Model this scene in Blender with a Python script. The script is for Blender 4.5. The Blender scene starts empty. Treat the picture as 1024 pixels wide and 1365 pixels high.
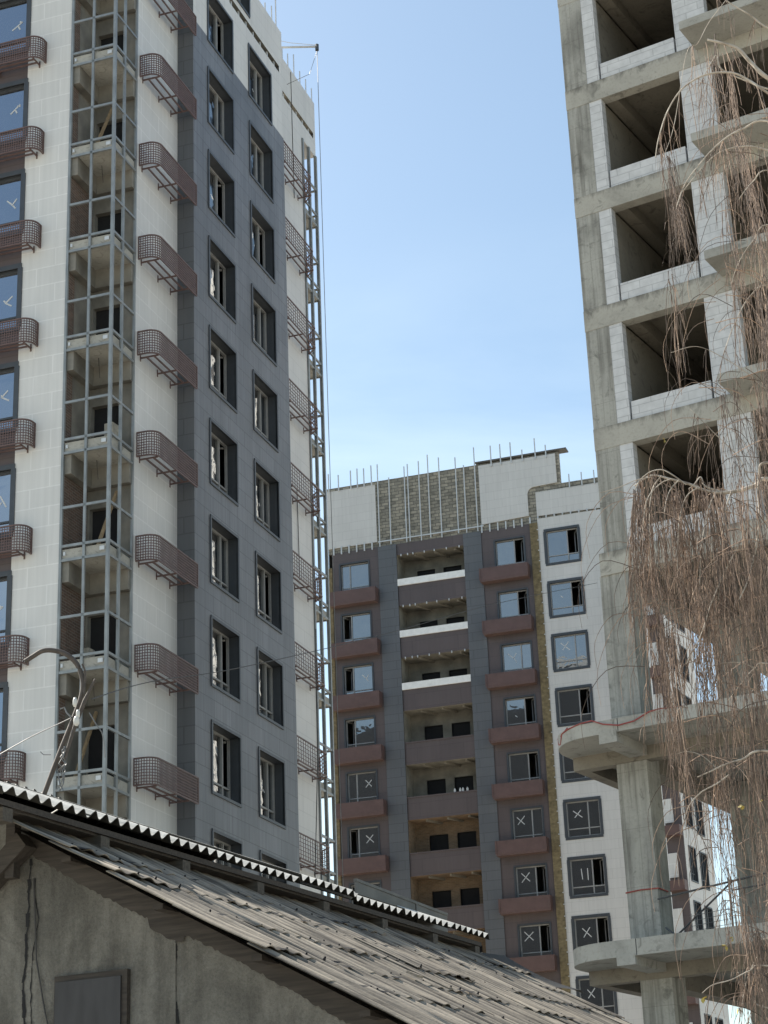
import bpy, math, random
from mathutils import Vector, Matrix
R_ = math.radians
C = bpy.context.scene.collection
random.seed(7)

# ------------------------------------------------------------------ helpers
class MB:
    """collects boxes, quads and tubes; build() links them as ONE mesh object"""
    def __init__(s): s.v = []; s.f = []
    def quad(s, a, b, c, d):
        n = len(s.v); s.v += [a, b, c, d]; s.f.append((n, n+1, n+2, n+3)); return s
    def poly(s, pts):
        n = len(s.v); s.v += list(pts); s.f.append(tuple(range(n, n+len(pts)))); return s
    def box(s, x0, x1, y0, y1, z0, z1):
        if x1 < x0: x0, x1 = x1, x0
        if y1 < y0: y0, y1 = y1, y0
        if z1 < z0: z0, z1 = z1, z0
        n = len(s.v)
        s.v += [(x0,y0,z0),(x1,y0,z0),(x1,y1,z0),(x0,y1,z0),(x0,y0,z1),(x1,y0,z1),(x1,y1,z1),(x0,y1,z1)]
        for q in ((0,3,2,1),(4,5,6,7),(0,1,5,4),(1,2,6,5),(2,3,7,6),(3,0,4,7)):
            s.f.append(tuple(n+i for i in q))
        return s
    def bar(s, a, b, w, h=None):
        """square bar from a to b"""
        return s.tube([a, b], w*0.5*1.414, 4, twist=math.pi/4)
    def tube(s, pts, r, n=6, twist=0.0, cap=True):
        pts = [Vector(p) for p in pts]
        rs = r if isinstance(r, (list, tuple)) else [r]*len(pts)
        rings = []
        for i, p in enumerate(pts):
            d = (pts[min(i+1, len(pts)-1)] - pts[max(i-1, 0)])
            d = d.normalized() if d.length > 1e-9 else Vector((0,0,1))
            ref = Vector((0,0,1)) if abs(d.z) < 0.9 else Vector((0,1,0))
            a = d.cross(ref).normalized(); b = d.cross(a)
            k = len(s.v)
            for j in range(n):
                t = 2*math.pi*j/n + twist
                s.v.append(tuple(p + a*(rs[i]*math.cos(t)) + b*(rs[i]*math.sin(t))))
            rings.append(k)
        for i in range(len(rings)-1):
            for j in range(n):
                k0, k1 = rings[i], rings[i+1]
                s.f.append((k0+j, k0+(j+1) % n, k1+(j+1) % n, k1+j))
        if cap:
            s.f.append(tuple(rings[0]+j for j in range(n))[::-1])
            s.f.append(tuple(rings[-1]+j for j in range(n)))
        return s
    def prism(s, pts, z0, z1):
        """vertical prism over a plan polygon (counter-clockwise)"""
        n = len(s.v); m = len(pts)
        s.v += [(p[0], p[1], z0) for p in pts] + [(p[0], p[1], z1) for p in pts]
        s.f.append(tuple(n+i for i in range(m))[::-1]); s.f.append(tuple(n+m+i for i in range(m)))
        for i in range(m):
            j = (i+1) % m
            s.f.append((n+i, n+j, n+m+j, n+m+i))
        return s
    def grid_wall(s, axis, c, a0, a1, z0, z1, holes, flip=False):
        """wall sheet on a plane with rectangular holes (a0,a1,z0,z1); axis 'y': plane y=c along x, 'x': plane x=c along y"""
        A = sorted({a0, a1, *[h[0] for h in holes], *[h[1] for h in holes]})
        Z = sorted({z0, z1, *[h[2] for h in holes], *[h[3] for h in holes]})
        A = [a for a in A if a0-1e-6 <= a <= a1+1e-6]; Z = [z for z in Z if z0-1e-6 <= z <= z1+1e-6]
        for i in range(len(A)-1):
            for j in range(len(Z)-1):
                ma, mz = (A[i]+A[i+1])/2, (Z[j]+Z[j+1])/2
                if any(h[0] < ma < h[1] and h[2] < mz < h[3] for h in holes): continue
                P = (lambda a, z: (a, c, z)) if axis == 'y' else (lambda a, z: (c, a, z))
                q = [P(A[i], Z[j]), P(A[i+1], Z[j]), P(A[i+1], Z[j+1]), P(A[i], Z[j+1])]
                if flip: q = q[::-1]
                s.quad(*q)
        return s
    def mesh(s, name):
        me = bpy.data.meshes.new(name); me.from_pydata([tuple(p) for p in s.v], [], s.f); me.update()
        return me
    def build(s, name, mat, parent=None, smooth=False):
        me = s.mesh(name)
        me.materials.append(mat)
        if smooth:
            for p in me.polygons: p.use_smooth = True
        o = bpy.data.objects.new(name, me); C.objects.link(o); o.parent = parent
        return o

def tag(o, label=None, cat=None, group=None, kind=None):
    if label: o['label'] = label
    if cat: o['category'] = cat
    if group: o['group'] = group
    if kind: o['kind'] = kind
    return o
def empty(name, loc, rz=0.0):
    o = bpy.data.objects.new(name, None); C.objects.link(o); o.location = loc; o.rotation_euler = (0, 0, rz)
    o.empty_display_size = 0.2
    return o
def copy_tree(o, parent=None):
    c = o.copy(); C.objects.link(c); c.parent = parent
    for ch in list(o.children): copy_tree(ch, c)
    return c
def place_copy(o, parent, loc):
    c = copy_tree(o, parent); c.location = loc; return c

# ------------------------------------------------------------------ camera
PITCH, ROLL, FPX = 0.36757, -0.0405, 2570.3
CAM = Vector((0, 0, 1.6))
c_, s_ = math.cos(ROLL), math.sin(ROLL)
fw = Vector((0, math.cos(PITCH), math.sin(PITCH))); up0 = Vector((0, -math.sin(PITCH), math.cos(PITCH))); r0 = Vector((1, 0, 0))
RT_, UP_ = c_*r0 + s_*up0, -s_*r0 + c_*up0
cam = bpy.data.cameras.new('camera'); camo = bpy.data.objects.new('camera', cam); C.objects.link(camo)
cam.sensor_fit = 'VERTICAL'; cam.sensor_height = 24; cam.lens = FPX*24/1365; cam.clip_end = 3000
M = Matrix((RT_, UP_, -fw)).transposed().to_4x4(); M.translation = CAM
camo.matrix_world = M
bpy.context.scene.camera = camo
def at(px, py, Y):
    """point seen at pixel (px, py) of the 1024 x 1365 photo at distance Y ahead"""
    d = fw + RT_*((px-512)/FPX) - UP_*((py-682.5)/FPX)
    return CAM + d*(Y/d.y)

# ------------------------------------------------------------------ materials
def new_mat(name):
    m = bpy.data.materials.new(name); m.use_nodes = True
    nt = m.node_tree; b = nt.nodes['Principled BSDF']
    return m, nt, b
def N(nt, t, **kw):
    n = nt.nodes.new(t)
    for k, v in kw.items(): setattr(n, k, v)
    return n
def coord(nt, scale=(1, 1, 1), kind='Object'):
    tc = N(nt, 'ShaderNodeTexCoord'); mp = N(nt, 'ShaderNodeMapping'); mp.inputs['Scale'].default_value = scale
    nt.links.new(tc.outputs[kind], mp.inputs['Vector']); return mp.outputs['Vector']
def noise(nt, vec, scale, detail=4, rough=0.55, dist=0.0):
    n = N(nt, 'ShaderNodeTexNoise'); n.inputs['Scale'].default_value = scale; n.inputs['Detail'].default_value = detail
    n.inputs['Roughness'].default_value = rough; n.inputs['Distortion'].default_value = dist
    nt.links.new(vec, n.inputs['Vector']); return n.outputs['Fac']
def ramp(nt, fac, stops):
    r = N(nt, 'ShaderNodeValToRGB'); el = r.color_ramp.elements
    while len(el) < len(stops): el.new(0.5)
    for e, (p, c) in zip(el, stops): e.position = p; e.color = (*c, 1) if len(c) == 3 else c
    nt.links.new(fac, r.inputs['Fac']); return r.outputs['Color']
def mix(nt, fac, a, b, mode='MIX'):
    m = N(nt, 'ShaderNodeMix'); m.data_type = 'RGBA'; m.blend_type = mode
    for i, x in ((0, fac), (6, a), (7, b)):
        if isinstance(x, (int, float)): m.inputs[i].default_value = x
        elif isinstance(x, tuple): m.inputs[i].default_value = (*x, 1)
        else: nt.links.new(x, m.inputs[i])
    return m.outputs[2]
def bump(nt, b, h, strength=0.3, dist=0.02):
    n = N(nt, 'ShaderNodeBump'); n.inputs['Strength'].default_value = strength; n.inputs['Distance'].default_value = dist
    nt.links.new(h, n.inputs['Height']); nt.links.new(n.outputs['Normal'], b.inputs['Normal'])
def facade_uv(nt):
    """running coordinate along the wall and height, for walls facing x or y"""
    tc = N(nt, 'ShaderNodeTexCoord'); sp = N(nt, 'ShaderNodeSeparateXYZ'); nt.links.new(tc.outputs['Object'], sp.inputs[0])
    ad = N(nt, 'ShaderNodeMath', operation='ADD'); nt.links.new(sp.outputs['X'], ad.inputs[0]); nt.links.new(sp.outputs['Y'], ad.inputs[1])
    cb = N(nt, 'ShaderNodeCombineXYZ'); nt.links.new(ad.outputs[0], cb.inputs['X']); nt.links.new(sp.outputs['Z'], cb.inputs['Y'])
    return cb.outputs[0]
def brick(nt, vec, w, h, mortar, c1, c2, cm, offset=0.5, smooth=0.1, bias=0.0):
    n = N(nt, 'ShaderNodeTexBrick'); n.offset = offset
    n.inputs['Scale'].default_value = 1; n.inputs['Brick Width'].default_value = w; n.inputs['Row Height'].default_value = h
    n.inputs['Mortar Size'].default_value = mortar; n.inputs['Mortar Smooth'].default_value = smooth; n.inputs['Bias'].default_value = bias
    for k, c in (('Color1', c1), ('Color2', c2), ('Mortar', cm)): n.inputs[k].default_value = (*c, 1)
    nt.links.new(vec, n.inputs['Vector']); return n
def panel_mat(name, c1, c2, cm, w, h, mortar, rough=0.5, streak=0.10, groove=0.25, tint=None, offset=0.5):
    m, nt, b = new_mat(name)
    uv = facade_uv(nt)
    br = brick(nt, uv, w, h, mortar, c1, c2, cm, offset=offset)
    big = noise(nt, coord(nt, (0.5, 0.5, 0.25)), 1.0, 5)
    col = mix(nt, 1.0, br.outputs['Color'], ramp(nt, big, [(0.3, (1-streak,)*3), (0.7, (1+streak*0.3,)*3)]), 'MULTIPLY')
    st = noise(nt, coord(nt, (9, 9, 0.35)), 1.0, 3)
    col = mix(nt, 1.0, col, ramp(nt, st, [(0.35, (1-streak*0.7,)*3), (0.65, (1.0,)*3)]), 'MULTIPLY')
    nt.links.new(col, b.inputs['Base Color'])
    b.inputs['Roughness'].default_value = rough
    inv = N(nt, 'ShaderNodeMath', operation='SUBTRACT'); inv.inputs[0].default_value = 1.0; nt.links.new(br.outputs['Fac'], inv.inputs[1])
    bump(nt, b, inv.outputs[0], groove, 0.01)
    return m
def plain(name, c, rough=0.6, metal=0.0, var=0.12, scale=6.0, stretch=(1, 1, 1), spec=0.5):
    m, nt, b = new_mat(name)
    n = noise(nt, coord(nt, stretch), scale, 5)
    col = mix(nt, 1.0, c, ramp(nt, n, [(0.3, (1-var,)*3), (0.7, (1+var*0.4,)*3)]), 'MULTIPLY')
    nt.links.new(col, b.inputs['Base Color']); b.inputs['Roughness'].default_value = rough; b.inputs['Metallic'].default_value = metal
    b.inputs['Specular IOR Level'].default_value = spec
    return m
MAT = {}
MAT['white'] = panel_mat('white_tile', (.60, .597, .58), (.63, .625, .605), (.70, .695, .68), 1.15, 0.545, 0.018, 0.45, 0.10)
MAT['white_fine'] = panel_mat('white_tile_fine', (.59, .58, .56), (.57, .56, .54), (.50, .49, .475), 0.9, 0.5, 0.012, 0.5, 0.09)
MAT['grey'] = panel_mat('grey_panel', (.138, .144, .157), (.164, .169, .182), (.088, .091, .099), 1.2, 0.5, 0.014, 0.45, 0.3)
MAT['grey2'] = panel_mat('slate_panel', (.100, .105, .114), (.112, .116, .124), (.078, .081, .087), 2.2, 0.5, 0.02, 0.45, 0.12)
MAT['brown'] = panel_mat('brown_panel', (.090, .070, .069), (.100, .078, .076), (.072, .056, .055), 2.6, 0.75, 0.012, 0.5, 0.12)
MAT['basket'] = plain('brown_metal', (.125, .078, .069), 0.5, 0.0, 0.2)
MAT['brownbox'] = plain('brown_box', (.112, .066, .059), 0.55, 0.0, 0.2, 3)
MAT['steel'] = plain('galvanised_steel', (.27, .285, .285), 0.45, 0.4, 0.3, 3, (1, 1, 0.6))
MAT['darksteel'] = plain('dark_steel', (.07, .075, .08), 0.5, 0.3, 0.2)
MAT['trim'] = plain('window_surround', (.048, .054, .062), 0.45, 0.0, 0.15)
MAT['reveal'] = plain('window_reveal', (.05, .055, .065), 0.55, 0.0, 0.15)
MAT['sash'] = plain('window_sash', (.30, .30, .295), 0.45, 0.1, 0.12)
MAT['tape'] = plain('white_tape', (.52, .53, .53), 0.6, 0, 0.05)
MAT['yellow'] = plain('mineral_wool', (.19, .15, .082), 0.95, 0, 0.5, 5, (1, 1, 1.5))
MAT['charcoal'] = panel_mat('charcoal_panel', (.03, .031, .034), (.034, .035, .038), (.02, .02, .022), 1.2, 0.5, 0.014)
MAT['rod'] = plain('metal_stud', (.55, .56, .56), 0.4, 0.3, 0.12)
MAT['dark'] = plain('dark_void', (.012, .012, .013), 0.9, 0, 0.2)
MAT['whitepaint'] = plain('white_band', (.78, .78, .76), 0.6, 0, 0.12, 4)
MAT['red'] = plain('red_hose', (.27, .05, .042), 0.5, 0, 0.2)
MAT['cable'] = plain('black_cable', (.045, .043, .04), 0.6, 0, 0.2)
MAT['wire'] = plain('bright_wire', (.19, .19, .185), 0.5, 0.2, 0.2)
MAT['rust'] = plain('rusty_pipe', (.085, .068, .056), 0.65, 0.2, 0.45, 14)
MAT['porcelain'] = plain('porcelain', (.62, .60, .55), 0.25, 0, 0.1)
MAT['wood'] = plain('old_wood', (.055, .046, .038), 0.85, 0, 0.5, 3, (1, 14, 14))
MAT['rafter'] = plain('grey_rafter', (.085, .074, .06), 0.9, 0, 0.5, 4, (1, 9, 9))
MAT['bag'] = plain('cement_bag', (.34, .32, .27), .9, 0, .3); MAT['plank'] = plain('raw_plank', (.30, .22, .13), .8, 0, .4, 3, (6, 6, .8))
MAT['shutter'] = plain('shutter_metal', (.036, .035, .037), 0.6, 0, 0.4, 3, (3, 3, .6))
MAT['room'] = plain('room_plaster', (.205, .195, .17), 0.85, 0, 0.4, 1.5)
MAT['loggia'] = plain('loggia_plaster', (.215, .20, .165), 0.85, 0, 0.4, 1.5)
MAT['leaf'] = plain('yellow_leaf', (.45, .36, .08), 0.6, 0, 0.3)
MAT['film'] = plain('grey_board', (.10, .095, .085), 0.5, 0, 0.35, 4)

def ramp2(nt, v, lo, hi):
    m = N(nt, 'ShaderNodeMapRange'); nt.links.new(v, m.inputs[0]); m.inputs[1].default_value = lo; m.inputs[2].default_value = hi
    m.inputs[3].default_value = 0; m.inputs[4].default_value = .85; return m.outputs[0]
def concrete(name, base, dark, streaky=True, drip=False):
    m, nt, b = new_mat(name)
    v = coord(nt)
    big = noise(nt, v, 0.55, 6, 0.6, 0.6)
    col = ramp(nt, big, [(0.25, dark), (0.5, base), (0.75, tuple(x*1.12 for x in base))])
    if streaky:
        st = noise(nt, coord(nt, (6.5, 6.5, 0.28)), 1.0, 4, 0.6)
        fw_ = brick(nt, facade_uv(nt), .31, 1.22, .006, (1, 1, 1), (.93, .93, .93), (.62, .61, .59), offset=0.0, smooth=.4)
        col = mix(nt, .8, col, fw_.outputs['Color'], 'MULTIPLY')
        col = mix(nt, 1.0, col, ramp(nt, st, [(0.32, (.5, .49, .47)), (0.5, (.97, .97, .97)), (0.7, (1.12, 1.12, 1.1))]), 'MULTIPLY')
    sp = noise(nt, v, 14, 3, 0.7)
    col = mix(nt, 1.0, col, ramp(nt, sp, [(0.25, (.8, .8, .79)), (0.5, (1, 1, 1))]), 'MULTIPLY')
    bl = noise(nt, v, 2.3, 5, 0.65, 1.2)
    col = mix(nt, ramp(nt, bl, [(0.56, (0, 0, 0)), (0.68, (.75, .75, .75))]), col, tuple(x*0.7 for x in dark))
    if drip:                                          # soot and drips below the top edge of every floor beam
        tc = N(nt, 'ShaderNodeTexCoord'); sz = N(nt, 'ShaderNodeSeparateXYZ'); nt.links.new(tc.outputs['Object'], sz.inputs[0])
        a1 = N(nt, 'ShaderNodeMath', operation='ADD'); nt.links.new(sz.outputs['Z'], a1.inputs[0]); a1.inputs[1].default_value = 3-.935
        a2 = N(nt, 'ShaderNodeMath', operation='DIVIDE'); nt.links.new(a1.outputs[0], a2.inputs[0]); a2.inputs[1].default_value = 3
        a3 = N(nt, 'ShaderNodeMath', operation='FRACT'); nt.links.new(a2.outputs[0], a3.inputs[0])
        nd = noise(nt, coord(nt, (2.2, 2.2, .5)), 1.6, 6, .75, .5)
        a4 = N(nt, 'ShaderNodeMath', operation='MULTIPLY_ADD'); nt.links.new(nd, a4.inputs[0]); a4.inputs[1].default_value = .26; nt.links.new(a3.outputs[0], a4.inputs[2])
        col = mix(nt, ramp2(nt, a4.outputs[0], 1.085, 1.16), col, (.085, .08, .068))
    nt.links.new(col, b.inputs['Base Color']); b.inputs['Roughness'].default_value = 0.85
    bump(nt, b, sp, 0.25, 0.02)
    return m
MAT['concrete'] = concrete('raw_concrete', (.325, .320, .290), (.185, .181, .162))
MAT['concrete_beam'] = concrete('beam_concrete', (.355, .342, .300), (.20, .193, .168), False, True)
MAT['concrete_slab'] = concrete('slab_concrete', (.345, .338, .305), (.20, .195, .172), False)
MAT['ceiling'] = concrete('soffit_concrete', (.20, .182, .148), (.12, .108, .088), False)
def block_mat():
    m, nt, b = new_mat('aerated_block')
    br = brick(nt, facade_uv(nt), 0.6, 0.205, 0.012, (.55, .555, .56), (.51, .515, .52), (.40, .405, .41), smooth=0.3)
    n = noise(nt, coord(nt), 5, 5)
    col = mix(nt, 1.0, br.outputs['Color'], ramp(nt, n, [(0.3, (.84, .84, .84)), (0.65, (1.03, 1.03, 1.03))]), 'MULTIPLY')
    nt.links.new(col, b.inputs['Base Color']); b.inputs['Roughness'].default_value = 0.9
    return m
MAT['block'] = block_mat()
def brick_mat(name, c1, c2, cm, w, h, mo, var):
    m, nt, b = new_mat(name)
    uv = facade_uv(nt)
    ns = N(nt, 'ShaderNodeTexNoise'); ns.inputs['Scale'].default_value = 3.0; nt.links.new(uv, ns.inputs['Vector'])
    off = N(nt, 'ShaderNodeVectorMath', operation='SCALE'); off.inputs['Scale'].default_value = 0.035; nt.links.new(ns.outputs['Color'], off.inputs[0])
    add = N(nt, 'ShaderNodeVectorMath', operation='ADD'); nt.links.new(uv, add.inputs[0]); nt.links.new(off.outputs[0], add.inputs[1])
    br = brick(nt, add.outputs[0], w, h, mo, c1, c2, cm, smooth=0.4)
    n = noise(nt, coord(nt, (1, 1, 2.2)), 2.6, 6, 0.7)
    col = mix(nt, 1.0, br.outputs['Color'], ramp(nt, n, [(0.28, (1-var,)*3), (0.5, (1,)*3), (0.72, (1+var*.6,)*3)]), 'MULTIPLY')
    nt.links.new(col, b.inputs['Base Color']); b.inputs['Roughness'].default_value = 0.9
    bump(nt, b, br.outputs['Fac'], -0.4, 0.02)
    return m
MAT['brick'] = brick_mat('red_brick', (.135, .083, .062), (.095, .065, .052), (.17, .155, .135), 0.25, 0.078, 0.012, .35)
MAT['rawblock'] = brick_mat('raw_masonry', (.34, .31, .25), (.20, .187, .155), (.11, .105, .09), 0.42, 0.19, 0.022, .5)
MAT['yellowbrick'] = brick_mat('tan_brick', (.21, .14, .085), (.15, .105, .066), (.20, .16, .115), 0.25, 0.08, 0.012, .3)
def glass_mat(name, refl, tint, wav, rough=0.02, scale=1.6):
    m, nt, b = new_mat(name)
    b.inputs['Base Color'].default_value = (.012, .014, .016, 1); b.inputs['Roughness'].default_value = 0.08
    g = N(nt, 'ShaderNodeBsdfGlossy'); g.inputs['Roughness'].default_value = rough; g.inputs['Color'].default_value = (*tint, 1)
    mx = N(nt, 'ShaderNodeMixShader'); mx.inputs[0].default_value = refl
    nt.links.new(b.outputs[0], mx.inputs[1]); nt.links.new(g.outputs[0], mx.inputs[2])
    nt.links.new(mx.outputs[0], nt.nodes['Material Output'].inputs[0])
    if wav:
        tc = N(nt, 'ShaderNodeTexCoord'); oi = N(nt, 'ShaderNodeObjectInfo')
        ad = N(nt, 'ShaderNodeVectorMath', operation='ADD'); nt.links.new(tc.outputs['Object'], ad.inputs[0]); nt.links.new(oi.outputs['Location'], ad.inputs[1])
        n = noise(nt, ad.outputs[0], scale, 2, 0.5, 0.3)
        bp = N(nt, 'ShaderNodeBump'); bp.inputs['Strength'].default_value = wav; bp.inputs['Distance'].default_value = 0.1
        nt.links.new(n, bp.inputs['Height']); nt.links.new(bp.outputs[0], g.inputs['Normal'])
    return m
MAT['glass'] = glass_mat('window_glass', 0.24, (.90, .95, 1.0), 0.05)
MAT['glass_front'] = glass_mat('front_glass', 0.34, (.84, .90, 1.0), 0.05)
MAT['glass_side'] = glass_mat('wavy_glass', 0.30, (1, .99, .97), 0.35, 0.03, 1.1)
def asbestos(name, c, dk, warm, strong=False):
    m, nt, b = new_mat(name)
    n1 = noise(nt, coord(nt, (0.35, 2.2, 1)), 2.0, 6, 0.65, 0.4)
    col = ramp(nt, n1, [(0.28, dk), (0.5, c), (0.72, warm)])
    n2 = noise(nt, coord(nt, (0.30, 4.6, 1)), 1.6, 6, 0.7)
    col = mix(nt, 1.0, col, ramp(nt, n2, [(0.36, (.22, .21, .2)), (0.48, (.75, .75, .74)), (0.6, (1.1, 1.1, 1.1))] if strong else [(0.3, (.6, .6, .6)), (0.55, (1, 1, 1))]), 'MULTIPLY')
    nt.links.new(col, b.inputs['Base Color']); b.inputs['Roughness'].default_value = 0.9
    if strong:                                        # darker valleys and lighter crests along the sheets
        tc = N(nt, 'ShaderNodeTexCoord'); sp = N(nt, 'ShaderNodeSeparateXYZ'); nt.links.new(tc.outputs['Object'], sp.inputs[0])
        m1 = N(nt, 'ShaderNodeMath', operation='MULTIPLY'); nt.links.new(sp.outputs['Y'], m1.inputs[0]); m1.inputs[1].default_value = 2*math.pi/.20
        m2 = N(nt, 'ShaderNodeMath', operation='COSINE'); nt.links.new(m1.outputs[0], m2.inputs[0])
        m3 = N(nt, 'ShaderNodeMath', operation='MULTIPLY_ADD'); nt.links.new(m2.outputs[0], m3.inputs[0]); m3.inputs[1].default_value = .28
        nv = noise(nt, coord(nt, (.9, 2.5, 1)), 1.7, 5, .7); nt.links.new(nv, m3.inputs[2])
        col = mix(nt, 1.0, col, ramp(nt, m3.outputs[0], [(0.24, (.16, .15, .14)), (0.46, (.85, .85, .85)), (0.6, (1.15, 1.14, 1.12)), (0.8, (1.6, 1.56, 1.5))]), 'MULTIPLY')
        nt.links.new(col, b.inputs['Base Color'])
    n3 = noise(nt, coord(nt), 30, 4); bump(nt, b, n3, 0.3, 0.01)
    return m
MAT['slate_old'] = asbestos('weathered_slate', (.195, .170, .138), (.072, .064, .053), (.29, .255, .205), True)
MAT['slate_under'] = plain('shaded_slate_edge', (.050, .047, .038), 0.95, 0, 0.5, 9)  # roof underside and sheet edges, their shade put into the colour
MAT['slate_top'] = asbestos('pale_slate', (.52, .51, .47), (.36, .35, .32), (.58, .57, .53))
def plaster():
    m, nt, b = new_mat('old_plaster')
    v = coord(nt)
    n1 = noise(nt, v, 1.1, 7, 0.62, 0.8)
    col = ramp(nt, n1, [(0.25, (.085, .081, .072)), (0.45, (.145, .139, .122)), (0.58, (.205, .197, .174)), (0.8, (.15, .144, .128))])
    n2 = noise(nt, coord(nt, (5, 5, 0.7)), 1.0, 5, 0.65)
    col = mix(nt, 1.0, col, ramp(nt, n2, [(0.3, (.62, .61, .6)), (0.55, (1.05, 1.05, 1.05))]), 'MULTIPLY')
    n3 = noise(nt, v, 3.5, 6, 0.7, 1.5)
    col = mix(nt, ramp(nt, n3, [(0.60, (0, 0, 0)), (0.68, (.5, .5, .5))]), col, (.09, .085, .075))
    nt.links.new(col, b.inputs['Base Color']); b.inputs['Roughness'].default_value = 0.95
    n4 = noise(nt, v, 9, 10, 0.75); bump(nt, b, n4, 0.7, 0.05)
    n5 = noise(nt, v, 55, 4, 0.8)
    col2 = mix(nt, 1.0, col, ramp(nt, n5, [(0.3, (.72, .72, .71)), (0.6, (1.08, 1.08, 1.08))]), 'MULTIPLY'); nt.links.new(col2, b.inputs['Base Color'])
    return m
MAT['plaster'] = plaster()
def bark():
    m, nt, b = new_mat('birch_bark')
    n1 = noise(nt, coord(nt, (1, 1, 1)), 6, 5, 0.6)
    col = ramp(nt, n1, [(0.3, (.16, .125, .095)), (0.5, (.38, .33, .27)), (0.7, (.52, .47, .40))])
    nt.links.new(col, b.inputs['Base Color']); b.inputs['Roughness'].default_value = 0.8
    return m
MAT['bark'] = bark()
def twig(name, k):
    m, nt, b = new_mat(name)
    n1 = noise(nt, coord(nt, (7, 7, 1.0)), 3, 4, 0.65)
    col = ramp(nt, n1, [(p, tuple(x*k for x in c)) for p, c in ((0.3, (.075, .046, .031)), (0.47, (.155, .108, .080)), (0.6, (.225, .155, .108)), (0.75, (.30, .225, .165)))])
    nt.links.new(col, b.inputs['Base Color']); b.inputs['Roughness'].default_value = 0.7
    return m
MAT['twig'] = twig('birch_twig', 1.1); MAT['twig_dark'] = twig('birch_twig_dark', .5); MAT['twig_pale'] = twig('birch_twig_pale', 1.9)
def ground_mat():
    m, nt, b = new_mat('dusty_ground')
    n1 = noise(nt, coord(nt), 0.3, 7, 0.65)
    nt.links.new(ramp(nt, n1, [(0.3, (.33, .30, .25)), (0.7, (.46, .425, .36))]), b.inputs['Base Color']); b.inputs['Roughness'].default_value = 0.95
    return m

# ------------------------------------------------------------------ world and sun
SUN_AZ, SUN_EL = R_(-56), R_(43)
sc = bpy.context.scene
w = bpy.data.worlds.new('World'); sc.world = w; w.use_nodes = True
nt = w.node_tree; bg = nt.nodes['Background']
sky = N(nt, 'ShaderNodeTexSky'); sky.sky_type = 'NISHITA'; sky.sun_disc = False
sky.sun_elevation = SUN_EL; sky.sun_rotation = SUN_AZ; sky.altitude = 300; sky.air_density = 1.0; sky.dust_density = 1.5; sky.ozone_density = 1.2
tc = N(nt, 'ShaderNodeTexCoord'); mp = N(nt, 'ShaderNodeMapping'); mp.inputs['Scale'].default_value = (1.2, 1.2, 4.5)
nt.links.new(tc.outputs['Generated'], mp.inputs['Vector'])
cl = noise(nt, mp.outputs['Vector'], 1.7, 7, 0.55, 0.4)
sep = N(nt, 'ShaderNodeSeparateXYZ'); nt.links.new(tc.outputs['Generated'], sep.inputs[0])
low = N(nt, 'ShaderNodeMapRange'); nt.links.new(sep.outputs['Z'], low.inputs[0])
low.inputs[1].default_value = 0.34; low.inputs[2].default_value = 0.50; low.inputs[3].default_value = 0.28; low.inputs[4].default_value = 0.0
cm = N(nt, 'ShaderNodeMath', operation='MULTIPLY'); nt.links.new(ramp(nt, cl, [(0.46, (0, 0, 0)), (0.72, (1, 1, 1))]), cm.inputs[0]); nt.links.new(low.outputs[0], cm.inputs[1])
skyc = mix(nt, cm.outputs[0], sky.outputs[0], (7.0, 7.6, 8.2))
skyc = mix(nt, 1.0, skyc, (.995, 1.0, .885), 'MULTIPLY')
nt.links.new(skyc, bg.inputs['Color']); bg.inputs['Strength'].default_value = 0.10
sun = bpy.data.lights.new('sun', 'SUN'); sun.energy = 4.5; sun.angle = R_(0.53); sun.color = (1.0, 0.94, 0.85)
so = bpy.data.objects.new('sun', sun); C.objects.link(so)
sd = Vector((math.sin(SUN_AZ)*math.cos(SUN_EL), math.cos(SUN_AZ)*math.cos(SUN_EL), math.sin(SUN_EL)))
so.rotation_euler = sd.to_track_quat('Z', 'Y').to_euler(); so.location = (0, 0, 80)
sc.view_settings.view_transform = 'Standard'; sc.view_settings.look = 'None'; sc.view_settings.gamma = 1
sc.view_settings.exposure = 1.25

# ------------------------------------------------------------------ ground
g = MB(); g.quad((-900, -900, 0), (900, -900, 0), (900, 900, 0), (-900, 900, 0))
tag(g.build('ground', ground_mat()), 'dusty bare ground under the towers', 'ground', kind='structure')

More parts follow.
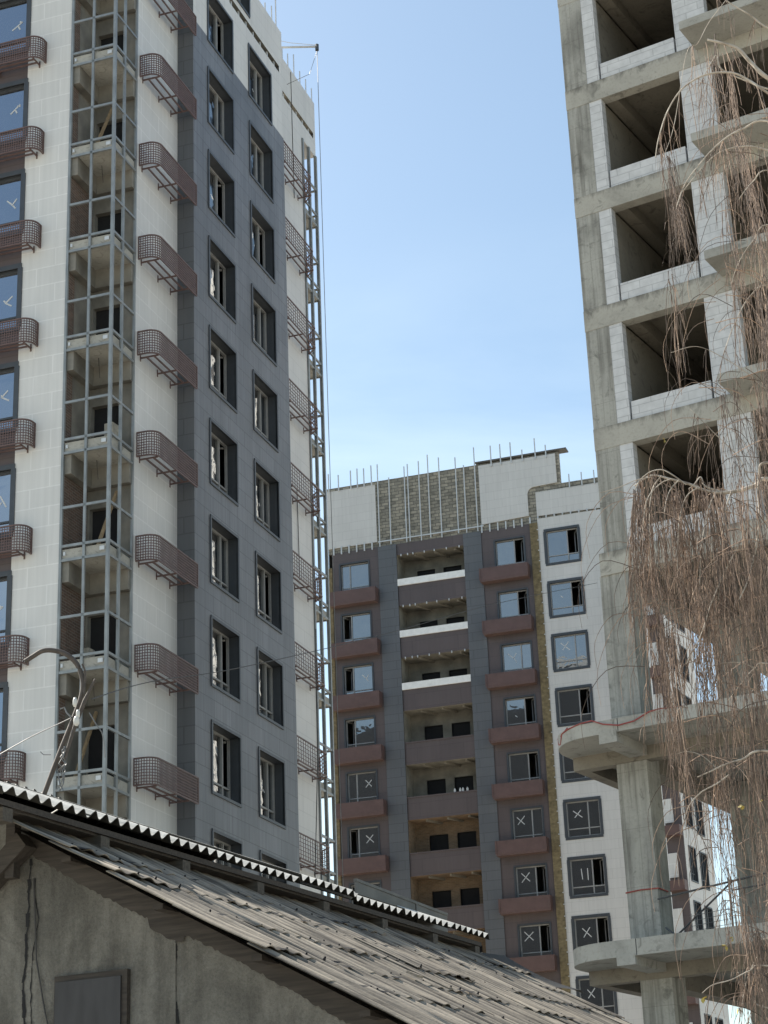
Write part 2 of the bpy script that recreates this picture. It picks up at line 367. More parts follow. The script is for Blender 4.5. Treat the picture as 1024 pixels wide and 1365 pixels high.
# ------------------------------------------------------------------ windows
tj = random.Random(77)
def make_window(parent, W, H, depth, leaf, transom, mats, open_leaf=True, tape=None, surround=0.08, top_light=0.0):
    """window in its own axes: x along the wall, y inwards, z up, origin at the lower left corner of the opening.
    leaf = ('right'|'left', share of width); the leaf swings open inwards"""
    sash_m, glass_m = mats
    f = MB(); s = surround
    for x0, x1, z0, z1 in ((-s*.3, W+s*.3, -s*.5, s*.5), (-s*.3, W+s*.3, H-s*.5, H+s*.5), (-s*.5, s*.5, s*.5, H-s*.5), (W-s*.5, W+s*.5, s*.5, H-s*.5)):
        f.box(x0, x1, -0.035, 0.03, z0, z1)
    e = s*.5
    f.quad((e, 0.0, e), (e, depth, e), (e, depth, H-e), (e, 0.0, H-e))
    f.quad((W-e, 0.0, e), (W-e, depth, e), (W-e, depth, H-e), (W-e, 0.0, H-e))
    f.quad((e, 0.0, H-e), (W-e, 0.0, H-e), (W-e, depth, H-e), (e, depth, H-e))
    f.quad((e, 0.0, e), (W-e, 0.0, e), (W-e, depth, e), (e, depth, e))
    root = f.build('window', MAT['trim'], parent)
    d = depth; b = 0.055
    side, share = leaf
    xm = W*(1-share) if side == 'right' else W*share
    zt = H*transom
    z_top = H-e
    sm = MB()
    sm.box(e, e+b, d-.07, d, e, z_top); sm.box(W-e-b, W-e, d-.07, d, e, z_top)
    sm.box(e+b, W-e-b, d-.07, d, e, e+b); sm.box(e+b, W-e-b, d-.07, d, z_top-b, z_top)
    sm.box(xm-.03, xm+.03, d-.075, d, e+b, z_top-b)
    sm.box(e+b, xm-.03, d-.065, d, zt-.025, zt+.025); sm.box(xm+.03, W-e-b, d-.065, d, zt-.025, zt+.025)
    sm.build('sash', sash_m, root)
    x0, x1 = e+b, W-e-b
    gl = MB(); y = d-.02
    wide = (x0, xm-.03) if side == 'right' else (xm+.03, x1)
    slim = (xm+.03, x1) if side == 'right' else (x0, xm-.03)
    gl.quad((wide[0], y, zt+.025), (wide[1], y, zt+.025), (wide[1], y, z_top-b), (wide[0], y, z_top-b))
    gl.quad((x0, y, e+b), (xm-.03, y, e+b), (xm-.03, y, zt-.025), (x0, y, zt-.025))
    gl.quad((xm+.03, y, e+b), (x1, y, e+b), (x1, y, zt-.025), (xm+.03, y, zt-.025))
    if not open_leaf:
        gl.quad((slim[0], y, zt+.025), (slim[1], y, zt+.025), (slim[1], y, z_top-b), (slim[0], y, z_top-b))
    gl.build('pane', glass_m, root)
    if open_leaf:                                     # the leaf stands swung into the dark room
        lf = MB(); wd = slim[1]-slim[0]; a = R_(62)
        hx = slim[1] if side == 'right' else slim[0]; sg = -1 if side == 'right' else 1
        ex, ey = hx+sg*wd*math.cos(a), d+wd*math.sin(a)
        for za, zb in ((zt+.03, zt+.09), (z_top-b-.06, z_top-b)):
            lf.bar((hx, d+.03, (za+zb)/2), (ex, ey, (za+zb)/2), 0.05)
        lf.bar((ex, ey, zt+.03), (ex, ey, z_top-b), 0.05)
        lf.build('casement', sash_m, root)
    if tape:
        t = MB(); cx = (wide[0]+wide[1])/2 + tape[1]*(wide[1]-wide[0]); cz = zt + (z_top-zt)*tape[2]; y = d-.026; k = tape[3]
        strokes = {'X': [(-.5, .5, .5, -.5), (-.45, -.5, .45, .5)], 'Y': [(-.5, .5, .1, -.1), (.1, -.1, .5, .4), (.1, -.1, .45, -.6)],
                   'V': [(-.35, .5, -.2, -.6), (.25, .5, .3, -.6)], 'L': [(-.1, .5, .5, -.5), (.15, 0, -.4, -.5)], 'I': [(-.2, .2, .3, -.25)],
                   'T': [(-.55, -.35, .5, .5), (.1, .1, .3, -.4), (.2, .5, .6, .3)], 'K': [(.4, .5, -.3, 0), (-.3, 0, .4, -.6), (-.4, .1, -.3, -.1)]}[tape[0]]
        for ax, az, bx, bz in strokes:
            ax, az, bx, bz = [q_+tj.uniform(-.09, .09) for q_ in (ax, az, bx, bz)]
            dx, dz = bx-ax, bz-az; L = math.hypot(dx, dz); nx, nz = -dz/L*.022/k, dx/L*.022/k
            P = lambda px, pz: (cx+px*k, y, cz+pz*k)
            t.quad(P(ax+nx, az+nz), P(ax-nx, az-nz), P(bx-nx, bz-nz), P(bx+nx, bz+nz))
        t.build('tape_mark', MAT['tape'], root)
    return root

# ------------------------------------------------------------------ LEFT TOWER
# local axes: x along the front (to the right), y along the side (away), z up; corner post at x=0, y=0
PHI_L = 0.3182
LT = empty('apartment_tower', (-7.0922, 46.2378, 0), -PHI_L)
tag(LT, 'tall clad tower at the left with a glassless steel corner balcony and dark grey side', 'apartment tower')
ZB = lambda k: 33.55 - 3.0*k                    # underside of balcony floor k
TOPZ = 41.82
KS = list(range(-2, 12))
# windows on the dark side block (plane x=.53)
WIN_S = [(5.28, 7.262), (8.618, 10.577)]
hol = []
for (a, b) in WIN_S:
    for k in range(0, 13):
        zt = 39.37 - 3*k; hol.append((a, b, zt-1.97, zt))
hol_block = [h for h in hol if h[3] < 37.5]; hol_top = [h for h in hol if h[3] > 37.5]
TOPW = (7.3, 8.75, 40.52, 42.6)
XD = 0.53
MB().grid_wall('x', XD, 4.2, 11.69, 0, 37.5, hol_block).build('grey_cladding', MAT['grey'], LT)
m_ = MB(); m_.quad((0, 4.2, 0), (XD, 4.2, 0), (XD, 4.2, 44.6), (0, 4.2, 44.6)); m_.quad((XD, 11.69, 0), (0, 11.69, 0), (0, 11.69, 37.5), (XD, 11.69, 37.5))
m_.build('grey_return', MAT['grey2'], LT)
slot2 = (7.08, 11.4, 40.0, 40.26)
mt_ = MB().grid_wall('x', XD, 4.2, 11.69, 37.5, TOPZ, hol_top+[slot2, (TOPW[0], TOPW[1], TOPW[2], TOPZ)])
mt_.grid_wall('x', XD, 4.2, 9.3, TOPZ, 44.6, [(TOPW[0], TOPW[1], TOPZ, TOPW[3])])
mt_.quad((XD, 11.69, 37.5), (0, 11.69, 37.5), (0, 11.69, TOPZ), (XD, 11.69, TOPZ)); mt_.quad((XD, 4.2, 37.5), (XD, 11.69, 37.5), (0, 11.69, 37.5), (0, 4.2, 37.5))
mt_.quad((XD, 9.3, TOPZ), (-12, 9.3, TOPZ), (-12, 9.3, 44.6), (XD, 9.3, 44.6))
mt_.build('white_top_cladding', MAT['white_fine'], LT)
slot1 = (13.0, 16.1, 40.18, 40.42)
MB().grid_wall('x', 0, 1.4, 4.2, 0, 44.6, []).build('white_side_cladding', MAT['white'], LT)
rw = MB().grid_wall('x', 0, 11.69, 14.85, 0, 39.5, []).grid_wall('x', 0, 11.69, 16.3, 39.5, TOPZ, [slot1])
rw.quad((0, 14.85, 0), (-1.35, 14.85, 0), (-1.35, 14.85, 39.5), (0, 14.85, 39.5)); rw.quad((0, 14.85, 39.5), (0, 16.3, 39.5), (-1.35, 16.3, 39.5), (-1.35, 14.85, 39.5))
rw.quad((0, 16.3, 39.5), (-1.35, 16.3, 39.5), (-1.35, 16.3, TOPZ), (0, 16.3, TOPZ)).quad((-1.35, 14.85, 0), (-1.35, 16.3, 0), (-1.35, 16.3, 39.5), (-1.35, 14.85, 39.5))
rw.build('white_rear_cladding', MAT['white_fine'], LT)
# vent slots: dark recess with short studs across
for (a, b, z0, z1), x in ((slot2, XD), (slot1, 0.0)):
    v_ = MB(); v_.quad((x-.22, a, z0), (x-.22, b, z0), (x-.22, b, z1), (x-.22, a, z1))
    for zz in (z0, z1): v_.quad((x, a, zz), (x, b, zz), (x-.22, b, zz), (x-.22, a, zz))
    vs = v_.build('vent_slot', MAT['rawblock'], LT)
    y = a+.25
    while y < b-.1: MB().box(x-.10, x-.05, y, y+.07, z0, z1).build('stud', MAT['rod'], vs); y += 0.62
# front face (plane y=0)
FW0, FW1 = -5.45, -2.80
fh = [(FW0, FW1, 32.53+0.95-3*k-1.93-.02, 33.46-3*k) for k in range(-3, 12)]
fr_ = MB().grid_wall('y', 0, -2.78, -1.38, 0, 44.6, []).grid_wall('y', 0, -8.2, -5.47, 0, 44.6, []).grid_wall('y', 0, -12, -10.9, 0, 44.6, []).grid_wall('y', 0, -34, -12, 0, 39.4, [])
fr_.quad((-1.38, 0, 0), (-1.38, 0.06, 0), (-1.38, 0.06, 44.6), (-1.38, 0, 44.6))
fr_.build('white_front_cladding', MAT['white'], LT)
MB().grid_wall('y', 0.03, -5.47, -2.78, 0, 44.6, fh).grid_wall('y', 0.03, -10.9, -8.2, 0, 44.6, []).build('brown_cladding', MAT['brown'], LT)
bk = MB(); LW = 39.4
bk.quad((-34, 0, 0), (-34, 16.3, 0), (-34, 16.3, LW), (-34, 0, LW)); bk.quad((-34, 16.3, 0), (-12, 16.3, 0), (-12, 16.3, LW), (-34, 16.3, LW)); bk.quad((-12, 16.3, 0), (-1.35, 16.3, 0), (-1.35, 16.3, TOPZ), (-12, 16.3, TOPZ))
bk.quad((-12, 0, LW), (-12, 16.3, LW), (-12, 16.3, TOPZ), (-12, 0, TOPZ)); bk.quad((-12, 0, TOPZ), (-12, 9.3, TOPZ), (-12, 9.3, 44.6), (-12, 0, 44.6))
bk.build('rear_wall', MAT['charcoal'], LT)
rf = MB(); rf.quad((-12, 9.3, TOPZ), (0, 9.3, TOPZ), (0, 16.3, TOPZ), (-12, 16.3, TOPZ)); rf.quad((-34, 0, LW), (-12, 0, LW), (-12, 16.3, LW), (-34, 16.3, LW)); rf.quad((0, 9.3, TOPZ), (XD, 9.3, TOPZ), (XD, 11.69, TOPZ), (0, 11.69, TOPZ))
rf.quad((-12, 0, 44.6), (0, 0, 44.6), (0, 9.3, 44.6), (-12, 9.3, 44.6)); rf.quad((0, 4.2, 44.6), (XD, 4.2, 44.6), (XD, 9.3, 44.6), (0, 9.3, 44.6));
rf.build('roof', MAT['concrete_slab'], LT)
# windows
wside = []
for j, (a, b) in enumerate(WIN_S):
    protos = []
    for v in range(4):
        leaf = ('right', 0.29) if v != 2 else ('right', 0.33)
        tp = (('I', .35, .35, .22) if (j == 1 and v == 1) else None)
        p = make_window(LT, b-a, 1.97, 0.36, leaf, 0.24, (MAT['sash'], MAT['glass_side']), open_leaf=(v in (0, 2, 3)) if j == 0 else (v == 3), tape=tp)
        p.rotation_euler = (0, 0, math.pi/2); protos.append(p)
    order = [0, 1, 2, 3, 0, 2, 1, 3, 0, 1, 2, 3, 0]
    seen = set()
    for k in range(13):
        v = order[(k+j) % 13]; loc = (XD, a, 39.37-3*k-1.97)
        if v in seen: place_copy(protos[v], LT, loc)
        else: protos[v].location = loc; seen.add(v)
tw = make_window(LT, TOPW[1]-TOPW[0], TOPW[3]-TOPW[2], 0.36, ('right', .45), .24, (MAT['sash'], MAT['glass_side']), False); tw.rotation_euler = (0, 0, math.pi/2); tw.location = (XD, TOPW[0], TOPW[2])
ftapes = ['L', 'X', 'T', 'T', 'Y', 'K', 'K', 'L', 'T', 'X', 'X', 'L', 'T', 'X', 'L']
for k in range(-3, 12):
    h = fh[k+3]
    p = make_window(LT, FW1-FW0, h[3]-h[2], 0.16, ('left', .36), .22, (MAT['trim'], MAT['glass_front']), False, tape=(ftapes[k+3], .30, .48-.05*(k % 3), .30), surround=0.14)
    p.location = (FW0, 0.0, h[2])
# air-conditioner baskets
rnd = random.Random(12)
def arc(cx, cy, r, a0, a1, n=7):
    return [(cx+r*math.cos(R_(a0+(a1-a0)*i/n)), cy+r*math.sin(R_(a0+(a1-a0)*i/n))) for i in range(n+1)]
def make_basket(parent, path, H, wall, pitch=0.072, rows=9, wire=0.018, brackets=()):
    """lattice hung along a plan path; z from 0 to H; wall = (axis, value) plane the brackets reach back to"""
    pts = [Vector((p[0], p[1], 0)) for p in path]
    L = [0.0]
    for i in range(1, len(pts)): L.append(L[-1]+(pts[i]-pts[i-1]).length)
    def P(s):
        for i in range(1, len(pts)):
            if s <= L[i]+1e-9:
                return pts[i-1].lerp(pts[i], (s-L[i-1])/max(1e-9, L[i]-L[i-1]))
        return pts[-1]
    fr = MB()
    for z in (0, H): fr.tube([(p.x, p.y, z) for p in pts], 0.026, 4, math.pi/4)
    for s in (0, L[-1]):
        p = P(s); fr.bar((p.x, p.y, 0), (p.x, p.y, H), 0.045)
    root = fr.build('basket', MAT['basket'], parent)
    la = MB(); n = int(L[-1]/pitch)
    for i in range(1, n):
        p = P(L[-1]*i/n); la.bar((p.x, p.y, 0.01), (p.x, p.y, H-.01), wire)
    for r in range(1, rows): la.tube([(p.x, p.y, H*r/rows) for p in pts], wire*.7, 4, math.pi/4, cap=False)
    la.build('lattice', MAT['basket'], root)
    br = MB()
    ax, val = wall
    for s in brackets:
        p = P(s*L[-1]); q = (val, p.y) if ax == 'x' else (p.x, val)
        br.bar((p.x, p.y, -.03), (q[0], q[1], -.03), 0.038); br.bar((q[0], q[1], -.12), (q[0], q[1], .10), 0.04)
    for t in (0.35, 0.75):
        a, b = P(brackets[0]*L[-1]), P(brackets[-1]*L[-1])
        if ax == 'x':
            x = val+(a.x-val)*t; br.bar((x, a.y, -.03), (x, b.y, -.03), 0.04)
        else:
            y = val+(a.y-val)*t; br.bar((a.x, y, -.03), (b.x, y, -.03), 0.04)
    br.build('bracket', MAT['basket'], root)
    return root
def plate(parent, root, a, b): pass
bz = lambda k: ZB(k)+0.34
o0 = 0.58
pR = [(0, 1.60), (0.28, 1.60)] + arc(0.28, 1.90, 0.30, -90, 0)[1:] + [(o0, 4.27)]
pF = [(-5.5, -.44), (-2.5, -.44)] + arc(-2.5, -.14, 0.30, -90, 0)[1:] + [(-2.2, 0)]
pB = [(0.5, 11.72), (0.5, 14.35), (0.12, 14.75)]
bR = make_basket(LT, pR, .69, ('x', 0.0), brackets=(.2, .55, .82)); bF = make_basket(LT, pF, .69, ('y', 0.0), brackets=(.2, .5, .86))
bB = make_basket(LT, pB, .74, ('x', 0.0), pitch=.19, rows=6, wire=.014, brackets=(.05, .45, .82))
for i, k in enumerate(KS):
    for pr, z in ((bR, bz(k)), (bF, bz(k)), (bB, ZB(k)+0.18)):
        z += rnd.uniform(-.018, .018)
        if pr is bB and (k < -1): continue
        if i == 0 or (pr is bB and k == -1): pr.location = (0, 0, z)
        else: place_copy(pr, LT, (0, 0, z))
# AC pipes / units inside the rear baskets (small lumps seen at their ends)
# corner balcony, one floor at a time
BU = -1.35
fl = MB(); fl.box(BU+.03, -.03, .03, 1.40, .02, .33)
slab0 = fl.build('balcony_slab', MAT['concrete_slab'], LT)
bw = MB()                                               # back wall with door opening
bw.grid_wall('y', 1.42, BU, .0, .33, 2.45, [(-1.28, -.42, .33, 1.93)]); bw.quad((-1.28, 1.42, .33), (-1.28, 1.62, .33), (-1.28, 1.62, 1.93), (-1.28, 1.42, 1.93)); bw.quad((-.42, 1.42, .33), (-.42, 1.62, .33), (-.42, 1.62, 1.93), (-.42, 1.42, 1.93)); bw.quad((-1.28, 1.42, 1.93), (-.42, 1.42, 1.93), (-.42, 1.62, 1.93), (-1.28, 1.62, 1.93))
bwall = bw.build('balcony_brick_wall', MAT['brick'], LT)
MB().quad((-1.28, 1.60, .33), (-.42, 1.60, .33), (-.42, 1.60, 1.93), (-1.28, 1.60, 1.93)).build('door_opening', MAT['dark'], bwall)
lw = MB(); lw.quad((BU, .0, .33), (BU, .42, .33), (BU, .42, 2.45), (BU, .0, 2.45)); lwall = lw.build('balcony_side_wall', MAT['brick'], LT)
lc = MB(); lc.quad((BU+.002, .42, .33), (BU+.002, 1.42, .33), (BU+.002, 1.42, 2.45), (BU+.002, .42, 2.45)); lcw = lc.build('balcony_plaster_wall', MAT['room'], LT)
bm = MB(); bm.box(BU, BU+.22, .05, 1.40, 2.45, 3.02); bm.box(BU+.22, -.02, 1.22, 1.42, 2.45, 3.02); beam0 = bm.build('balcony_beam', MAT['room'], LT)
rails = []
for z in (.02, .41, 1.48):
    rl = MB().prism([(BU, -.03), (.03, -.03), (.03, 1.40), (-.03, 1.40), (-.03, .03), (BU, .03)], z-.035, z+.035)
    rails.append(rl.build('balcony_rail', MAT['steel'], LT))
for q in ((-.24, -.10, .0, .03, .16, .27), (-.72, -.66, .0, .03, .16, .26), (-1.28, -1.22, .0, .03, .16, .26), (-.03, .0, .62, .70, .16, .26)):
    MB().box(*q).build('slab_bracket', MAT['rod'], slab0)
protos = [slab0, bwall, lwall, lcw, beam0]+rails
for i, k in enumerate(KS):
    for p in protos:
        if i == 0: p.location = (0, 0, ZB(k)); q = p
        else: q = place_copy(p, LT, (0, 0, ZB(k)))
        if p is bwall and k in (-2, 1, 3): q.material_slots[0].link = 'OBJECT'; q.material_slots[0].material = MAT['room']
        if p is lcw and k in (2, 5, 6, 9): q.material_slots[0].link = 'OBJECT'; q.material_slots[0].material = MAT['brick']
# odds and ends left by the builders on a few balcony floors
for k, x, h in ((0, -1.05, .55), (3, -.95, .4), (4, -.4, .7), (6, -1.0, .5), (8, -.5, .35)):
    MB().prism([(x-.14, .75), (x+.13, .70), (x+.16, 1.0), (x-.10, 1.06)], ZB(k)+.335, ZB(k)+.335+h).build('plaster_bag', MAT['bag'], LT)
for k, x in ((1, -.9), (5, -.6), (7, -1.1)):
    MB().bar((x, .5, ZB(k)+.34), (x+.15, 1.36, ZB(k)+2.3), .07).build('leaning_plank', MAT['plank'], LT)
for k in (-1, 1, 3, 4, 6, 8, 9):
    MB().tube([(-.72, .7, ZB(k)), (-.70, .7, ZB(k)-.25), (-.66, .68, ZB(k)-.62+.05*(k % 3))], .010, 4).build('lamp_cable', MAT['cable'], LT)
for (x, y, wx, wy) in ((BU, 0, .07, .07), (-.68, 0, .07, .06), (0, 0, .085, .085), (0, .62, .05, .11), (0, 1.37, .05, .085)):
    MB().box(x-wx/2, x+wx/2, y-wy/2, y+wy/2, 0, 44.6).build('balcony_post', MAT['steel'], LT)
# rear corner: open steel frame
for (x, y) in ((0, 14.92), (0, 15.55), (0, 16.25), (-1.3, 16.25), (-.65, 16.25)):
    MB().box(x-.05, x+.05, y-.05, y+.05, 0, 39.5).build('rear_balcony_post', MAT['steel'], LT)
rr = MB(); rr.box(-1.3, -.04, 14.9, 16.22, .0, .26); rslab = rr.build('rear_balcony_slab', MAT['concrete_slab'], LT)
rrails = []
for z in (.0, .45, 1.5):
    r2 = MB().prism([(-.03, 14.9), (.03, 14.9), (.03, 16.28), (-1.3, 16.28), (-1.3, 16.22), (-.03, 16.22)], z-.035, z+.035)
    rrails.append(r2.build('rear_balcony_rail', MAT['steel'], LT))
for i, k in enumerate(range(-1, 12)):
    for p in [rslab]+rrails:
        if i == 0: p.location = (0, 0, ZB(k))
        else: place_copy(p, LT, (0, 0, ZB(k)))
# studs standing above the roof edge
rnd = random.Random(3)
for y, h, x in ((13.2, .45, 0), (13.75, .6, 0), (14.35, .95, 0), (14.95, .6, 0), (15.55, .62, 0), (16.15, .6, 0), (10.3, .35, XD), (10.9, .62, XD), (11.3, 1.9, XD)):
    MB().box(x-.06, x-.03, y, y+.045, TOPZ-.3, TOPZ+h).build('roof_stud', MAT['rod'], LT)

# hoist arm on that roof
HA = empty('roof_hoist', (LT.matrix_basis @ Vector((-.5, 13.1, TOPZ))), -PHI_L)
tag(HA, 'thin steel hoist arm with a dangling rope sticking out over the left tower roof', 'hoist')
MB().tube([(-.1, 0, .0), (0, 0, .55), (1.75, .25, .30)], .04, 6).build('boom', MAT['rod'], HA)
MB().tube([(1.75, .25, .38), (1.75, .25, .14)], .07, 8).build('pulley', MAT['darksteel'], HA)
MB().tube([(0, 0, .95), (.8, .12, .62), (1.75, .25, .36)], .012, 4).tube([(0, 0, 0), (0, 0, .95)], .03, 5).build('stay', MAT['rod'], HA)
MB().tube([(1.75, .25, .12), (1.76, .25, -14), (1.8, .25, -38)], .012, 4).tube([(1.75, .25, .12), (1.45, .22, -.8), (.62, .1, -1.1)], .012, 4).build('rope', MAT['wire'], HA)
hc = MB(); hc.tube([(0.012, 13.9, 41.7), (.014, 13.95, 36.5)], .012, 4)
o = hc.build('hanging_cable', MAT['cable']); o.matrix_basis = LT.matrix_basis.copy(); tag(o, 'thin dark cable hanging down the white top corner of the left tower', 'cable')
hc = MB(); hc.tube([(.03, 13.5, 25.3), (.035, 13.55, 22.6), (.05, 13.5, 22.1)], .014, 4); hc.tube([(.64, 13.3, 20.3), (.64, 13.15, 16), (.62, 12.7, 12)], .014, 4)
o = hc.build('hanging_cable', MAT['cable']); o.matrix_basis = LT.matrix_basis.copy(); tag(o, 'thin dark cable hanging down the lower white side strip behind the small baskets', 'cable')

# ------------------------------------------------------------------ MIDDLE TOWER
MTr = empty('apartment_block', (8.7258, 98.9574, 0), -0.316)
tag(MTr, 'distant brown and white tower with a column of open loggias and bare masonry parapet', 'apartment tower')
KM = range(0, 13)
MWh = [(0, 1.903, 36.24-3*k, 38.22-3*k) for k in KM]
MLh = [(-11.955, -10.207, 36.16-3*k, 38.06-3*k) for k in KM]
MDh = [(-2.882, -1.175, 36.2-3*k, 38.1-3*k) for k in KM]
MLO = [(-8.55, -4.64, (36.65 if k < 3 else 36.35)-3*k, 38.12-3*k) for k in KM]     # loggia openings
for k in KM: pass
XW = 4.3
MB().grid_wall('y', 0, -.36, XW, 0, 38.98, MWh).quad((XW, 0, 0), (XW, 16, 0), (XW, 16, 40.9), (XW, 0, 40.9)).build('white_cladding', MAT['white_fine'], MTr)
for wa, wb, wy, wh in ((-12.40, -9.63, .04, MLh), (-3.6, -.80, .04, MDh), (-8.55, -4.64, .06, MLO)):
    MB().grid_wall('y', wy, wa, wb, 0, 38.78, wh).build('brown_cladding', MAT['brown'], MTr)
for wa, wb in ((-9.63, -8.55), (-4.64, -3.6)):
    MB().grid_wall('y', .0, wa, wb, 0, 38.78, []).build('grey_cladding', MAT['grey2'], MTr)
MB().box(-.80, -.36, -.05, .1, 0, 38.76).build('insulation_strip', MAT['yellow'], MTr); MB().box(-12.64, -12.40, -.05, .1, 0, 37.9).build('insulation_strip', MAT['yellow'], MTr)
z = 12.5
while z < 38.5: MB().box(-.40, -.33, -.09, -.04, z, z+.05).build('anchor', MAT['rod'], MTr); z += .6
bd = MB(); bd.quad((-12.62, .12, 0), (-12.62, 16, 0), (-12.62, 16, 42.8), (-12.62, .12, 42.8)); bd.quad((-12.62, 16, 0), (XW, 16, 0), (XW, 16, 40.9), (-12.62, 16, 40.9))
bd.quad((-12.62, .3, 40.85), (XW, .3, 40.85), (XW, 16, 40.85), (-12.62, 16, 40.85))
bd.build('body', MAT['room'], MTr)
MB().box(-12.62, 1.06, .10, .45, 38.75, 42.78).box(1.06, XW, .10, .45, 38.75, 40.9).build('parapet', MAT['rawblock'], MTr)
MB().box(-3.7, 1.55, -.02, .6, 42.84, 42.92).build('parapet_board', MAT['film'], MTr)
def wpanel(pts, y=.02):
    m = MB(); m.poly([(p[0], y, p[1]) for p in pts]); m.poly([(p[0], y+.06, p[1]) for p in pts][::-1])
    n = len(pts)
    for i in range(n):
        a, b = pts[i], pts[(i+1) % n]; m.quad((a[0], y, a[1]), (b[0], y, b[1]), (b[0], y+.06, b[1]), (a[0], y+.06, a[1]))
    return m
wpanel([(-12.58, 39.08), (-9.67, 39.08), (-9.67, 42.56), (-12.58, 42.56)]).build('parapet_panel', MAT['white_fine'], MTr)
nt_ = [(-3.53, 39.15), (-.82, 39.25), (-.82, 40.55), (-.72, 40.78), (-.5, 40.9), (.9, 40.95), (.9, 42.68), (-3.53, 42.68)]
wpanel(nt_).build('parapet_panel', MAT['white_fine'], MTr)
wpanel([(-.36, 39.15), (XW, 39.05), (XW, 40.55), (-.36, 40.55)]).build('parapet_panel', MAT['white_fine'], MTr)
def stud(x, z0, z1, lean=0.0, w=.055):
    MB().bar((x, .0, z0), (x+lean, .0, z1), w).build('parapet_stud', MAT['rod'], MTr)
for px, pt, pb in ((504.4, 613, 727), (519, 618, 724), (539.6, 607, 722), (544, 607, 729), (558.6, 604, 721), (570.7, 601, 718), (585, 597, 715), (606.4, 595, 712), (616.8, 614, 711), (631, 589, 708)):
    # on the facade plane: convert photo reading to metres along the wall
    x = -9.5+(px-504.4)/(631-504.4)*5.75; stud(x, 38.75+((px*7) % 5)*.02, 42.75+(.55+(px*13 % 7)*.09 if px not in (519, 616.8) else .1), .02)
for x, h in ((-12.45, .9), (-11.85, .75), (-11.1, .9), (-10.7, .95), (-10.3, .9), (-9.85, 1.0), (-2.75, 1.0), (-2.2, 1.0), (-1.6, 1.0), (-.95, .45), (-.2, 1.0), (.4, .5)):
    MB().box(x-.03, x+.03, -.06, 0, 42.5, 42.75+h).build('parapet_stud', MAT['rod'], MTr)
for x in (1.6, 2.3, 3.0, 3.7): MB().box(x-.03, x+.03, -.06, 0, 40.5, 41.3).build('parapet_stud', MAT['rod'], MTr)
x = -12.3
while x < XW-.2:
    if not (-9.6 < x < -3.6): MB().box(x, x+.07, -.03, .04, 38.66 if x < -.5 else 38.98, 39.12).build('clip', MAT['rod'], MTr)
    x += .46
MB().box(-9.6, -3.4, -.04, .0, 39.02, 39.08).build('parapet_rail', MAT['rod'], MTr)
# windows: right white column, right brown column, left brown column
MT_tape = {'W': [None, ('I', 0, .45, .35), ('X', .0, .6, .42), None, None, ('X', 0, .55, .42), ('V', .1, .5, .55), ('X', 0, .5, .42), ('X', 0, .5, .42)],
           'D': [None, None, ('Y', .0, .5, .5), ('I', 0, .3, .2), None, ('X', -.1, .6, .42), ('X', -.08, .6, .45), ('X', -.08, .6, .45)],
           'L': [None, None, ('Y', .1, .5, .38), None, ('X', .1, .55, .35), ('X', .05, .55, .42), ('X', .05, .4, .42)]}
for key, hs, leaf, dep in (('W', MWh, ('right', .36), .16), ('D', MDh, ('right', .36), .2), ('L', MLh, ('left', .32), .2)):
    for k, h in enumerate(hs):
        tp = MT_tape[key][k] if k < len(MT_tape[key]) else ('X', 0, .5, .42)
        op = (k % 3 != 2) if key != 'L' else (k not in (0, 4))
        p = make_window(MTr, h[1]-h[0], h[3]-h[2], dep, leaf, .25, (MAT['sash'], MAT['glass']), op, tape=tp, surround=.14 if key == 'W' else .09)
        p.location = (h[0], 0.0 if key == 'W' else 0.04, h[2])
# brown boxes under the windows
b1 = MB(); b1.box(-3.68, -.96, -.50, .03, 0, .69); b1.box(-3.70, -3.62, -.52, -.50, .0, .70)
boxR = b1.build('planter_box', MAT['brownbox'], MTr)
MB().box(-3.66, -.98, -.48, .03, -.08, 0).build('tray', MAT['basket'], boxR)
b2 = MB(); b2.box(-12.42, -9.72, -.50, .03, 0, .74); boxL = b2.build('planter_box', MAT['brownbox'], MTr)
MB().box(-12.4, -9.74, -.48, .03, -.08, 0).build('tray', MAT['basket'], boxL)
for k in KM:
    for p, z in ((boxR, 35.72-3*k), (boxL, 35.57-3*k)):
        if k == 0: p.location = (0, 0, z)
        else: place_copy(p, MTr, (0, 0, z))
# loggias
for k in KM:
    a, b, z0, z1 = MLO[k]; D = 1.35
    rm = MB()
    rm.quad((a, .06, z0-1.0), (a, D, z0-1.0), (a, D, z1), (a, .06, z1)); rm.quad((b, .06, z0-1.0), (b, D, z0-1.0), (b, D, z1), (b, .06, z1))
    rm.quad((a, .06, z1), (b, .06, z1), (b, D, z1), (a, D, z1)); rm.quad((a, .06, z0-.9), (b, .06, z0-.9), (b, D, z0-.9), (a, D, z0-.9))
    wz = 37.46-3*k
    holes = [(a+.75, a+1.8, wz-.95, wz), (a+2.3, a+3.35, wz-.95, wz)]
    rm.grid_wall('y', D, a, b, z0-1.0, z1, holes)
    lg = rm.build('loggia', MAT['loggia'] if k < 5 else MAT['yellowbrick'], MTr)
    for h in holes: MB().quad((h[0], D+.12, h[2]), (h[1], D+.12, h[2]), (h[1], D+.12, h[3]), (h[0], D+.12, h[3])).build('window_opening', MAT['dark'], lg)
    for t in (.25, .55, .85): MB().bar((a+(b-a)*t, .27, z1-.06), (a+(b-a)*t+.5, D, z1-.06), .12).build('ceiling_beam', MAT['ceiling'], lg)
    if k < 3:
        MB().box(a, b, -.02, .2, z0-.36, z0+.02).build('white_sill', MAT['whitepaint'], MTr)
        for t in (.06, .16, .24, .41, .56, .74, .93): MB().box(a+(b-a)*t, a+(b-a)*t+.05, -.01, .05, z1-.10, z1+.02).build('clip', MAT['rod'], lg)
    else:
        MB().box(a, b, .02, .16, z0-.06, z0+.01).build('sill', MAT['brown'], MTr)
